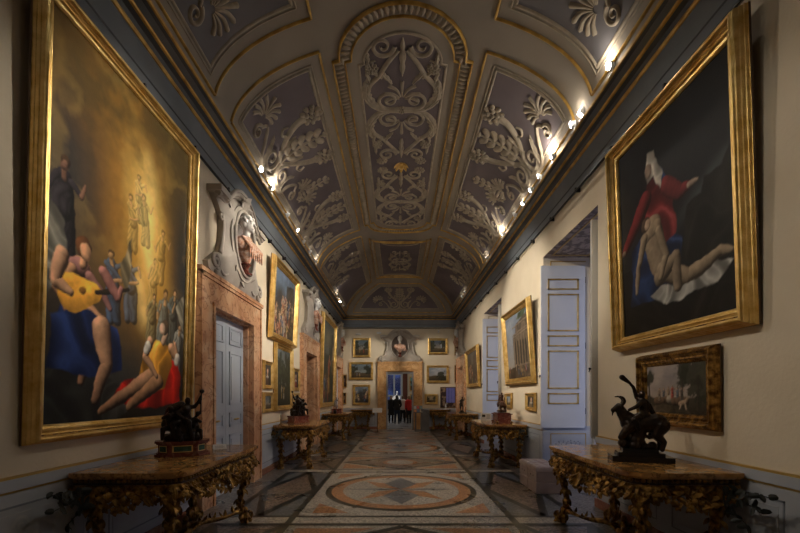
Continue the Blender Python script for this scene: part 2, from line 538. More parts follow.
def line(a, b, n): return [(a[0]+(b[0]-a[0])*i/n, a[1]+(b[1]-a[1])*i/n) for i in range(n+1)]
def path(pts, seg=8):                    # Catmull-Rom
    P = [pts[0]] + list(pts) + [pts[-1]]; out = []
    for i in range(1, len(P)-2):
        p0, p1, p2, p3 = [np.array(P[i+k], float) for k in (-1, 0, 1, 2)]
        for k in range(seg):
            t = k/seg
            out.append(tuple(.5*((2*p1)+(-p0+p2)*t+(2*p0-5*p1+4*p2-p3)*t*t+(-p0+3*p1-3*p2+p3)*t**3)))
    out.append(tuple(pts[-1])); return out
def spiral(c, r, a0, turns, sg=1, n=30, k=.86):
    return [(c[0]+sg*r*(1-k*i/n)*math.cos(a0+2*PI*turns*i/n), c[1]+r*(1-k*i/n)*math.sin(a0+2*PI*turns*i/n)) for i in range(n+1)]
def taper(n, w0, w1): return [w0+(w1-w0)*i/(n-1) for i in range(n)]
def oakleaf(m, f, a, b, w, h, pairs=5):
    ax, ay = a; bx, by = b; L = math.hypot(bx-ax, by-ay); dx, dy = (bx-ax)/L, (by-ay)/L; px, py = -dy, dx
    ribbon(m, f, line(a, b, 8), taper(9, w*.16, w*.08), h)
    for i in range(pairs):
        t = .12+.74*i/(pairs-1); ww = w*(.62+.38*math.sin(PI*(t*.9+.05)))
        c = (ax+dx*L*t, ay+dy*L*t)
        for s in (-1,1):
            e = (c[0]+px*s*ww+dx*w*.55, c[1]+py*s*ww+dy*w*.55)
            mid_ = (c[0]+px*s*ww*.6+dx*w*.12, c[1]+py*s*ww*.6+dy*w*.12)
            ribbon(m, f, path([c, mid_, e], 5), [w*.10,w*.16,w*.22,w*.27,w*.31,w*.34,w*.35,w*.34,w*.30,w*.22,w*.08], h)
    e = (bx+dx*w*.35, by+dy*w*.35)
    ribbon(m, f, line(b, e, 5), [w*.14,w*.3,w*.36,w*.34,w*.24,w*.06], h)
def rleaf(m, f, a, b, w, h, bend=0, lobes=4):
    n = 22; ax, ay = a; bx, by = b; L = math.hypot(bx-ax, by-ay); px, py = -(by-ay)/L, (bx-ax)/L
    pts = []; ws = []
    for i in range(n+1):
        t = i/n; off = bend*L*math.sin(PI*t)
        pts.append((ax+(bx-ax)*t+px*off, ay+(by-ay)*t+py*off))
        ws.append(max(.006, w*(math.sin(PI*min(1, t*.9+.1))**.7)*(.62+.38*abs(math.sin(PI*lobes*t)))))
    ribbon(m, f, pts, ws, h)
    ribbon(m, f, pts[:-2], .01, h*.5, base=h)
def palmette(m, f, c, ang, r, n=9, w=.032, h=.03):
    for i in range(n):
        a = ang + (i-(n-1)/2)*(PI*.98/(n-1))
        L = r*(.72+.28*math.cos(a-ang))
        sgn = 1 if i > (n-1)/2 else -1
        cv = 0 if i == (n-1)/2 else .16*sgn
        pts = path([(c[0]+r*.12*math.cos(a), c[1]+r*.12*math.sin(a)), (c[0]+L*.6*math.cos(a-cv*.4), c[1]+L*.6*math.sin(a-cv*.4)), (c[0]+L*math.cos(a+cv), c[1]+L*math.sin(a+cv))], 6)
        k = len(pts)
        ribbon(m, f, pts, [w*(.3+.9*(j/(k-1))**.8) if j < k-1 else w*.7 for j in range(k)], h)
def flower(m, f, c, r, h=.035):
    for (rr, n, o) in ((r*.66, 9, 0), (r*.33, 5, .4)):
        for i in range(n):
            a = o+2*PI*i/n
            pts = line((c[0]+rr*.72*math.cos(a), c[1]+rr*.72*math.sin(a)), (c[0]+(rr+r*.3)*math.cos(a), c[1]+(rr+r*.3)*math.sin(a)), 4)
            ribbon(m, f, pts, [r*.1, r*.19, r*.22, r*.19, r*.06], h, base=.004+(.02 if rr < r*.5 else 0))
    ribbon(m, f, line((c[0]-r*.15, c[1]), (c[0]+r*.15, c[1]), 4), [r*.05, r*.16, r*.2, r*.16, r*.05], h, base=.03)
def big_unit(m, f, cu, k=1.0, v0=.0, pal=True):
    def T(p): return (cu+p[0]*k, v0+p[1]*k)
    def rb(pts, w, h=.035): ribbon(m, f, pts, [x*k for x in w] if hasattr(w, '__len__') else w*k, h)
    oakleaf(m, f, T((0,.74)), T((0,1.62)), .22*k, .035, 5)
    rb([T(p) for p in line((0,.3),(0,.8),6)], taper(7,.05,.035))
    for s in (-1, 1):
        rb([T((s*x,y)) for x, y in path([(0,.62),(.22,.78),(.42,1.0),(.55,1.22),(.58,1.4)])], taper(33,.035,.085), .045)
        flower(m, f, T((s*.6,1.52)), .23*k, .045)
        rb([T((s*x,y)) for x, y in path([(.42,1.0),(.5,.9),(.62,.95),(.60,1.06)])], taper(25,.03,.015))
        rb([T((s*x,y)) for x, y in spiral((.30,.52),.24,PI*.55,1.6)], taper(31,.045,.02), .04)
        rb([T((s*x,y)) for x, y in path([(0,.34),(.25,.22),(.55,.30),(.72,.55),(.92,.72),(1.02,.62)])], taper(41,.045,.025), .04)
        rleaf(m, f, T((s*.48,.3)), T((s*.66,.78)), .07*k, .03, bend=s*.15, lobes=3)
        rleaf(m, f, T((s*.2,.74)), T((s*.3,1.14)), .05*k, .03, lobes=3)
        if pal:
            rb([T((s*x,y)) for x, y in spiral((1.03,.52),.12,PI*.5,1.5,-1)], taper(31,.03,.015), .035)
            palmette(m, f, T((s*1.15,.74)), PI*.5-s*.45, .36*k)
def arab_unit(m, f, c, k=1.0, ky=1.0):
    def T(x, y): return (c[0]+x*k, c[1]+y*k*ky)
    for sy in (-1, 1):
        palmette(m, f, T(0, sy*.22), sy*PI/2, .34*k, 7, .028*k, .028)
        for s in (-1, 1):
            ribbon(m, f, [T(s*x, sy*y) for x, y in spiral((.2,.2),.17,PI*1.5,1.5,1)], taper(31,.03*k,.014*k), .035)
            ribbon(m, f, [T(s*x, sy*y) for x, y in path([(.02,.02),(.3,.02),(.5,.2),(.47,.48),(.32,.66),(.2,.85),(.05,1.05)])], taper(49,.045*k,.03*k), .04)
            rleaf(m, f, T(s*.36, sy*.06), T(s*.5, sy*.62), .085*k, .035, bend=-s*sy*.16, lobes=5)
            for q in range(6):
                t_ = .12+.15*q; ww_ = .50+.03*math.sin(q)
                rleaf(m, f, T(s*.46, sy*t_), T(s*(.56-.02*q), sy*(t_+.17)), .035*k, .03, lobes=2)
            rleaf(m, f, T(s*.30, sy*.72), T(s*.14, sy*.50), .045*k, .03, lobes=3)
            ribbon(m, f, [T(s*x, sy*y) for x, y in spiral((.26,1.1),.16,PI,1.5,1)], taper(31,.03*k,.015*k), .035)
            ribbon(m, f, [T(s*x, sy*y) for x, y in path([(.28,.62),(.4,.72),(.46,.86),(.36,.9)])], taper(25,.028*k,.012*k), .03)
            flower(m, f, T(s*.42, sy*.78), .1*k)
        rleaf(m, f, T(0, sy*.66), T(0, sy*1.22), .05*k, .03, lobes=3)
    flower(m, f, T(0,0), .08*k)

P_s0, P_s1 = .16, s_of_x(1.22)
F_s0, F_s1 = .34, s_of_x(1.42)
PAN = [(.95, 5.22, 0), (5.73, 11.87, 1), (12.34, 16.9, 2)]
CY = 8.8
fm = M(); gm = M(); em = M(); sm = M()
for f in (f_left, f_right):
    for (a, b, kd) in PAN:
        def lim_g(v, a=a, b=b, kd=kd, o=0):
            x = AV-AV*(1-math.cos(th_of(v)))
            hip = AV - x
            lo = a+o; hi = b-o
            if kd == 2: hi = min(VY1 - max(hip, .05) - .30 - o*1.2, VY1)
            if kd == 0: lo = VY0 + max(hip, .05) + .30 + o*1.2
            return lo, hi
        fm.mi = 1 if kd == 0 else 0
        patch(fm, f, 0, 0, F_s0, F_s1, .006, 24, 16, lim=lambda v: lim_g(v, o=.24))
        for (s0, s1, o, w, h, mm) in ((P_s0, P_s1, 0, .018, .03, gm), (F_s0, F_s1, .24, .022, .02, em), (F_s0-.05, F_s1+.05, .18, .012, .012, em)):
            vv = [s0+(s1-s0)*i/16 for i in range(17)]
            lo = [(lim_g(v, o=o)[0], v) for v in vv]; hi = [(lim_g(v, o=o)[1], v) for v in vv]
            top = line(lo[-1], hi[-1], 14); bot = line(lo[0], hi[0], 14)
            for pp in (lo, hi, top, bot): ribbon(mm, f, pp, w, h)
    big_unit(sm, f, 7.42, .98); big_unit(sm, f, 10.18, .98); big_unit(sm, f, 3.42, .98); big_unit(sm, f, 14.1, .98)
    oakleaf(sm, f, (8.8,.85), (8.8,1.42), .15, .03, 4); oakleaf(sm, f, (12.72,.8), (12.72,1.4), .13, .03, 4)
# end lunette panel
def lim_e(v, o=0):
    x = AV*math.cos(th_of(v)) - .30 - o*1.2
    return -x, x
for (s0, s1, o, w, h, mm) in ((P_s0, P_s1, 0, .018, .03, gm), (F_s0, F_s1, .24, .022, .02, em)):
    vv = [s0+(s1-s0)*i/16 for i in range(17)]
    lo = [(lim_e(v, o)[0], v) for v in vv]; hi = [(lim_e(v, o)[1], v) for v in vv]
    for pp in (lo, hi, line(lo[-1], hi[-1], 14), line(lo[0], hi[0], 14)): ribbon(mm, f_end, pp, w, h)
fm.mi = 0
patch(fm, f_end, 0, 0, F_s0, F_s1, .006, 24, 16, lim=lambda v: lim_e(v, .24))
big_unit(sm, f_end, 0, .85, .12)
# crown: long central panel with rounded ends
def capsule_outline(hw, y0, y1, step, n=16, inner=0):
    pts = []
    rr = hw - step
    for (yc, s) in ((y1, 1), (y0, -1)):
        arc = []
        for i in range(n+1):
            a = PI*i/n
            arc.append((rr*math.cos(a)*(1 if s > 0 else -1), yc + s*rr*.82*math.sin(a)))
        pts += [(s*hw, yc-s*.12)] + [(s*hw, yc)] + arc + [(-s*hw, yc), (-s*hw, yc-s*.12)]
    out = []
    for i in range(len(pts)):
        a = pts[i]; b = pts[(i+1) % len(pts)]
        d = math.hypot(b[0]-a[0], b[1]-a[1])
        if d < 1e-4: continue
        k = max(1, int(d/.3))
        out += line(a, b, k)[:-1]
    return out
def fill_fan(m, f, pts, yc0, yc1, off):
    # scanline fill of a shape symmetric about x = 0 : rows across
    P = np.array([(abs(p[0]), p[1]) for p in pts])
    ys = np.linspace(P[:,1].min()+.002, P[:,1].max()-.002, 70)
    rows = []
    n = len(pts)
    for y in ys:
        best = 0
        for i in range(n):
            a = pts[i]; b = pts[(i+1) % n]
            if (a[1]-y)*(b[1]-y) <= 0 and a[1] != b[1]:
                x = a[0]+(b[0]-a[0])*(y-a[1])/(b[1]-a[1]); best = max(best, abs(x))
        rows.append(best)
    vs = []
    for y, x in zip(ys, rows):
        for k in range(9):
            q, nn = f(-x+2*x*k/8, y); vs.append(tuple(q+nn*off))
    m.add(vs, [(j*9+i, j*9+i+1, (j+1)*9+i+1, (j+1)*9+i) for j in range(len(ys)-1) for i in range(8)])
outer = capsule_outline(1.06, 5.95, 11.65, .1)
ribbon(gm, f_crown, outer, .016, .05, closed=True)
mid = capsule_outline(.88, 6.0, 11.6, .1)
ribbon(gm, f_crown, mid, .013, .035, closed=True)
beadpath = capsule_outline(.97, 5.97, 11.63, .1)
def beads(m, f, pts, step, r, closed=True):
    acc = 0
    n = len(pts)
    for i in range(n if closed else n-1):
        a = pts[i]; b = pts[(i+1) % n]; L = math.hypot(b[0]-a[0], b[1]-a[1])
        if L < 1e-6: continue
        while acc < L:
            t = acc/L; c = (a[0]+(b[0]-a[0])*t, a[1]+(b[1]-a[1])*t)
            px, py = -(b[1]-a[1])/L, (b[0]-a[0])/L
            ribbon(m, f, [(c[0]-px*r*1.9, c[1]-py*r*1.9), (c[0], c[1]), (c[0]+px*r*1.9, c[1]+py*r*1.9)], [r*.35, r, r*.35], .035)
            acc += step
        acc -= L
beads(sm, f_crown, beadpath, .082, .034)
inn = capsule_outline(.68, 6.1, 11.5, .08)
ribbon(em, f_crown, inn, .022, .02, closed=True)
fm.mi = 0
fill_fan(fm, f_crown, capsule_outline(.66, 6.1, 11.5, .08), 0, 0, .006)
arab_unit(sm, f_crown, (0, 7.12), 1.16, 1.02); arab_unit(sm, f_crown, (0, 10.48), 1.16, 1.02)
for s in (-1, 1):
    for dy in (-.18, .18): flower(sm, f_crown, (s*.42, CY+dy), .13)
# small panels beyond each end of the long one
def small_panel(y0, y1, flip):
    # concave side faces the long panel
    def Y(y): return y0+(y1-y0)*(1-y) if flip else y0+(y1-y0)*y
    def shape(o):
        hw = 1.0-o; k = o/abs(y1-y0)
        pts = [(-hw + 2*hw*i/14, Y(k*1.2 + .13*math.sqrt(max(0, 1-((-hw+2*hw*i/14)/hw)**2)))) for i in range(15)]
        pts += line((hw, Y(k*1.2)), (hw, Y(1-k)), 8)[1:]
        pts += line((hw, Y(1-k)), (-hw, Y(1-k)), 8)[1:]
        pts += line((-hw, Y(1-k)), (-hw, Y(k*1.2)), 8)[1:-1]
        return pts
    ribbon(gm, f_crown, shape(0), .016, .05, closed=True)
    ribbon(gm, f_crown, shape(.12), .012, .03, closed=True)
    beads(sm, f_crown, shape(.06), .08, .022)
    ribbon(em, f_crown, shape(.30), .02, .02, closed=True)
    fm.mi = 0
    sh = shape(.31); sh2 = [(x, y) for x, y in sh]
    fill_fan(fm, f_crown, sh2, 0, 0, .006)
    arab_unit(sm, f_crown, (0, (Y(.16)+Y(1))/2), .72, 1.25)
small_panel(12.65, 16.95, False)
small_panel(.65, 4.95, True)
tag(fm.build('ceiling_panel', [MT['vfield'], MT['vfield2']], ceiling, smooth=True))
tag(gm.build('gilt_moulding', MT['giltceil'], ceiling, smooth=True))
tag(em.build('panel_moulding', MT['vstucco'], ceiling, smooth=True))
tag(sm.build('scroll_relief', MT['vstucco'], ceiling, smooth=True, auto=50))
m = M()
for i in range(8):
    a = 2*PI*i/8
    m.leaf((0,0,0), (math.cos(a), math.sin(a), 0), (0,0,-1), .2, .13, .7, 2)
m.ell((0,0,-.04), (.07,.07,.05))
m.build('rosette', MT['gilt'], ceiling, smooth=True, loc=(0, CY, vz(0, CY)-.02), auto=40)

# ------------------------------------------------------------------ floor
m = M()
FZ = [0]
FM = [MT['t_base'], MT['t_light'], MT['t_brown'], MT['t_dark'], MT['t_orange'], MT['t_grey']]
BASE, LIGHT, BROWN, DARK, ORANGE, GREY = range(6)
def flat(poly, mi, lv):
    m.mi = mi; z = lv*.0012
    a = sum(poly[i][0]*poly[(i+1)%len(poly)][1]-poly[(i+1)%len(poly)][0]*poly[i][1] for i in range(len(poly)))
    if a < 0: poly = poly[::-1]
    m.add([(p[0], p[1], z) for p in poly], [tuple(range(len(poly)))])
def rect(x0, x1, y0, y1, mi, lv): flat([(x0,y0),(x1,y0),(x1,y1),(x0,y1)], mi, lv)
def band(a, b, w, mi, lv):
    L = math.hypot(b[0]-a[0], b[1]-a[1]); px, py = -(b[1]-a[1])/L*w, (b[0]-a[0])/L*w
    flat([(a[0]-px,a[1]-py),(b[0]-px,b[1]-py),(b[0]+px,b[1]+py),(a[0]+px,a[1]+py)], mi, lv)
def circ(cx, cy, r, mi, lv, n=64): flat([(cx+r*math.cos(2*PI*i/n), cy+r*math.sin(2*PI*i/n)) for i in range(n)], mi, lv)
m.mi = BASE
m.box(-W-.5, W+1.25, Y0, Y1+.4, -.1, 0)
FX = -.02
rect(FX-1.39, FX+1.39, Y0, Y1, LIGHT, 1)
def circle_bay(c):
    y0, y1 = c-1.48, c+1.48
    circ(FX, c, 1.27, DARK, 2); circ(FX, c, 1.17, ORANGE, 3); circ(FX, c, .98, LIGHT, 4)
    def pt(r, a): return (FX+r*math.sin(a), c+r*math.cos(a))
    for k in range(4):
        a = PI/2*k+PI/4
        flat([(FX,c), pt(.42,a-.40), pt(.93,a), pt(.42,a+.40)], ORANGE, 5)
    for k in range(4):
        a = PI/2*k; wd = .62 if k % 2 == 0 else .16
        flat([(FX,c), pt(.50 if k%2==0 else .40,a-wd), pt(1.0 if k%2 else .93,a), pt(.50 if k%2==0 else .40,a+wd)], GREY, 6)
    for sx in (-1,1):
        for sy in (-1,1):
            flat([(FX+sx*1.22,c+sy*1.36),(FX+sx*.72,c+sy*1.36),(FX+sx*.98,c+sy*1.10),(FX+sx*1.22,c+sy*.86)], ORANGE, 2)
        # side lozenge panels
        x0, x1 = FX+sx*1.47, FX+sx*2.33; xm = (x0+x1)/2
        rect(min(x0,x1), max(x0,x1), y0, y1, GREY, 1)
        q = [(x0,c),(xm,y0),(x1,c),(xm,y1)]
        flat(q, BROWN, 2)
        for i in range(4): band(q[i], q[(i+1)%4], .055, DARK, 3)
        band((x1, y0), (x1, y1), .045, DARK, 4)
def cross_bay(y0, y1):
    c = (y0+y1)/2
    q = [(FX-1.34,c),(FX,y0+.04),(FX+1.34,c),(FX,y1-.04)]
    flat(q, BROWN, 2)
    for i in range(4): band(q[i], q[(i+1)%4], .05, DARK, 3)
    for sx in (-1,1):
        for sy, ye in ((-1,y0),(1,y1)):
            flat([(FX+sx*1.28,ye-sy*.1),(FX+sx*.34,ye-sy*.1),(FX+sx*1.28,c+sy*.22)], ORANGE, 2)
    circ(FX, c, .42, ORANGE, 3); circ(FX, c, .32, LIGHT, 4)
    for sx in (-1,1):
        x0, x1 = FX+sx*1.47, FX+sx*2.33
        rect(min(x0,x1), max(x0,x1), y0+.1, y1-.1, BROWN, 1)
        band((x0,y0),(x1,y1),.045,DARK,2); band((x0,y1),(x1,y0),.045,DARK,2)
        band((x1, y0), (x1, y1), .045, DARK, 4)
cs = [1.2, 6.75, 12.3, 17.8]
for c in cs:
    circle_bay(c)
    for s in (-1, 1):
        for d, w in ((1.52,.035),(1.84,.04)):
            y = c+s*d
            if Y0 < y < Y1: rect(-2.4, 2.36, y-w, y+w, DARK, 5)
        y = c+s*1.68
        if y < Y1-.2: rect(-2.4, 2.36, y-.12, y+.12, LIGHT, 4)
for a, b in zip(cs[:-1], cs[1:]): cross_bay(a+1.88, b-1.88)
for sx in (-1,1): rect(FX+sx*1.43-.045, FX+sx*1.43+.045, Y0, Y1, DARK, 6)
# sill through the end door
rect(FDX-FD, FDX+FD, Y1, Y1+.4, GREY, 1)
tag(m.build('floor', FM), kind='structure')
# wall frames: local x along wall (right when facing it), local -y out of the wall, z up
LW = lambda y: ((-W, y, 0), R(90))
RW = lambda y: ((W, y, 0), R(-90))
FW = lambda x: ((x, Y1, 0), 0)
def door_surround(root, hw, h, jw, mt, depth=.08, back=.45):
    m = M()
    m.box(-hw-jw, -hw, -depth, 0, 0, h+jw); m.box(hw, hw+jw, -depth, 0, 0, h+jw)
    m.box(-hw, hw, -depth, 0, h, h+jw)
    m.box(-hw-jw-.04, hw+jw+.04, -depth-.04, 0, h+jw, h+jw+.06)
    # inner raised moulding and outer listel
    for s in (-1, 1):
        m.box(min(s*hw, s*(hw+.06)), max(s*hw, s*(hw+.06)), -depth-.02, -depth, 0, h)
        m.box(min(s*(hw+jw-.05), s*(hw+jw)), max(s*(hw+jw-.05), s*(hw+jw)), -depth-.025, -depth, 0, h+jw)
    m.box(-hw-.06, hw+.06, -depth-.02, -depth, h, h+.06)
    m.box(-hw-jw, hw+jw, -depth-.025, -depth, h+jw-.05, h+jw)
    # reveal lining in marble
    m.box(-hw, -hw+.03, 0, back, 0, h); m.box(hw-.03, hw, 0, back, 0, h); m.box(-hw, hw, 0, back, h-.03, h)
    m.build('door_frame', mt, root)
def door_leaf(root, x0, x1, h, y, mt, knob=True, handle_side=1):
    m = M(); m.box(x0+.004, x1-.004, y, y+.05, 0.01, h)
    w = x1-x0
    for (a, b) in ((.15, .95), (1.08, 1.32), (1.45, 2.35), (2.47, h-.12)):
        if b <= a: continue
        t = .035
        for (p, q, r, s) in ((x0+.12, x1-.12, a, a+t), (x0+.12, x1-.12, b-t, b), (x0+.12, x0+.12+t, a, b), (x1-.12-t, x1-.12, a, b)):
            m.box(p, q, y-.018, y, r, s)
        m.box(x0+.20, x1-.20, y-.010, y, a+.08, b-.08)
    o = m.build('door_leaf', mt, root)
    k = M(); cx = (x0+x1)/2
    k.tube([(cx-.08, y-.035, 1.2), (cx, y-.05, 1.205), (cx+.08, y-.035, 1.2)], [.012,.016,.012], 8)
    k.box(cx-.08, cx-.07, y-.035, y, 1.19, 1.21); k.box(cx+.07, cx+.08, y-.035, y, 1.19, 1.21)
    k.build('door_handle', MT['gilt'], o, smooth=True)
for i, c in enumerate(DOORS_L):
    loc, rz = LW(c)
    d = empty('door_%d' % (i+1), loc, rz, kind='structure')
    door_surround(d, DW-.03, DH-.03, .42, MT['marble'])
    if i in (0, 2):
        door_leaf(d, -DW+.04, 0, DH-.04, .09, MT['door']); door_leaf(d, 0, DW-.04, DH-.04, .09, MT['door'])
    else:
        # leaves folded back into the dark passage
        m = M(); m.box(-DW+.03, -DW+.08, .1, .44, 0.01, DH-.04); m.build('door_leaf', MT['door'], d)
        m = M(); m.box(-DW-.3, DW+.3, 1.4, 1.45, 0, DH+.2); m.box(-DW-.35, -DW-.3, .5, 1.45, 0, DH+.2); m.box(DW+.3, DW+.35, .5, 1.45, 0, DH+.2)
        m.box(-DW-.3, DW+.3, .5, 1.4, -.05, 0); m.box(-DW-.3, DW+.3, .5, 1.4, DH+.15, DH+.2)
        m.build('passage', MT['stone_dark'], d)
loc, rz = RW(17.95)
d = empty('door_4', loc, rz, kind='structure')
door_surround(d, DW-.03, DH-.03, .42, MT['marble'])
door_leaf(d, -DW+.04, 0, DH-.04, .24, MT['door']); door_leaf(d, 0, DW-.04, DH-.04, .24, MT['door'])
loc, rz = FW(FDX)
d = empty('door_5', loc, rz, kind='structure')
door_surround(d, FD, FDH, .40, MT['marble_yellow'], back=.1)
m = M()
for s in (-1, 1): m.box(min(s*(FD-.02), s*(FD-.09)), max(s*(FD-.02), s*(FD-.09)), -.03, .36, 0, FDH-.02)
m.box(-FD+.09, FD-.09, -.03, .36, FDH-.11, FDH-.03)
m.build('inner_frame', noisy('grey_door_lining', (.30,.29,.29), (.36,.35,.35), 3, .5), d)

# ---- window niches with open shutters
def shutter(root, y, face):
    """leaf perpendicular to the wall; local coords of the window root (world axes)"""
    x0, x1 = W-.07, W+.80
    m = M(); m.box(x0, x1, y-.022, y+.022, 1.0, 4.18)
    yy = y - .022 if face < 0 else y + .022
    m.box(x0+.02, x1-.02, y-.03, y+.03, .97, 1.0)
    o = m.build('shutter', MT['shutter'] if face < 0 else MT['shutter_back'], root)
    if face < 0:
        g = M()
        for (a, b) in ((3.70, 3.92), (2.88, 3.62), (2.58, 2.80), (1.74, 2.50), (1.44, 1.66)):
            t = .028; p, q = x0+.13, x1-.13
            for (u0, u1, r, s) in ((p, q, a, a+t), (p, q, b-t, b), (p, p+t, a, b), (q-t, q, a, b)):
                g.box(u0, u1, yy-.014, yy, r, s)
        g.build('gilt_panel_moulding', MT['gilt'], o)
    h = M()
    for z in (1.3, 2.6, 3.9): h.tube([(x1+.01, y, z-.06), (x1+.01, y, z+.06)], .012, 8)
    h.build('hinge', MT['black_metal'], o)
    k = M(); k.ell((x0-.02, y, 2.0), (.02,.02,.02)); k.tube([(x0, y, 2.0), (x0-.02, y, 2.0), (x0-.03, y, 1.95)], .008, 6)
    k.build('handle', MT['black_metal'], o, smooth=True)
soffit = noisy('painted_grotesque_soffit', (.15,.105,.075), (.36,.27,.20), 9, .7, lo=.45, hi=.55)
for i, (a, b) in enumerate(NICHES):
    r = empty('window_%d' % (i+1), (0,0,0), 0, kind='structure')
    X0, X1 = W, W+ND
    m = M()   # lining of the niche: thin soffit panel with gilt lines, reveal panels
    m.mi = 0; m.box(X0, X1, a, b, NH-.01, NH)
    m.mi = 1
    for (p, q, c, d) in ((X0+.12, X1-.15, a+.12, a+.15), (X0+.12, X1-.15, b-.15, b-.12), (X0+.12, X0+.15, a+.12, b-.12), (X1-.18, X1-.15, a+.12, b-.12)):
        m.box(p, q, c, d, NH-.02, NH-.01)
    m.mi = 2
    m.box(X0+.0, X1, b-.012, b, 0, 1.0)
    m.mi = 1
    for (p, q, c, d) in ((X0+.14, X1-.15, .84, .855), (X0+.14, X1-.15, .16, .175), (X0+.14, X0+.155, .16, .855), (X1-.165, X1-.15, .16, .855)):
        m.box(p, q, b-.018, b-.012, c, d)
    for (p, q, c, d) in ((X0+.14, X1-.15, NH-.10, NH-.085), (X0+.14, X0+.155, 4.2, NH-.085)):
        m.box(p, q, b-.012, b-.0, c, d)
    m.mi = 3
    cx = (X0+X1)/2
    for k in range(40):
        an = k*2.4; rr = .02+.055*math.sqrt(k)*.8
        px, pz = cx+rr*math.cos(an)*1.0, .62+rr*math.sin(an)*.35
        m.ell((px, b-.0135, pz), (.018,.004,.014), 6, 4)
    m.build('reveal_panel', [soffit, MT['gold_line'], MT['dado'], MT['dado_line']], r)
    m = M()
    ca, cb = a, b
    for (p, q, z0, z1) in ((ca, ca+.09, .0, NH-.01), (cb-.09, cb, 0, NH-.01), ((ca+cb)/2-.07, (ca+cb)/2+.07, .5, NH-.01)):
        m.box(X1-.02, X1+.06, p, q, z0, z1)
    for z0, z1 in ((0, .55), (1.45, 1.51), (2.4, 2.46), (3.35, 3.41), (NH-.1, NH-.01)): m.box(X1-.015, X1+.05, ca+.09, cb-.09, z0, z1)
    m.build('window_frame', MT['shutter_back'], r)
    m = M(); m.box(X1+.01, X1+.018, ca+.05, cb-.05, .5, NH-.05)
    m.build('pane', MT['glass'], r)
    shutter(r, b-.06, -1); shutter(r, a+.06, 1)
m = M(); m.box(W, W+ND, NICHES[0][0], NICHES[0][1], -.002, .0005); 

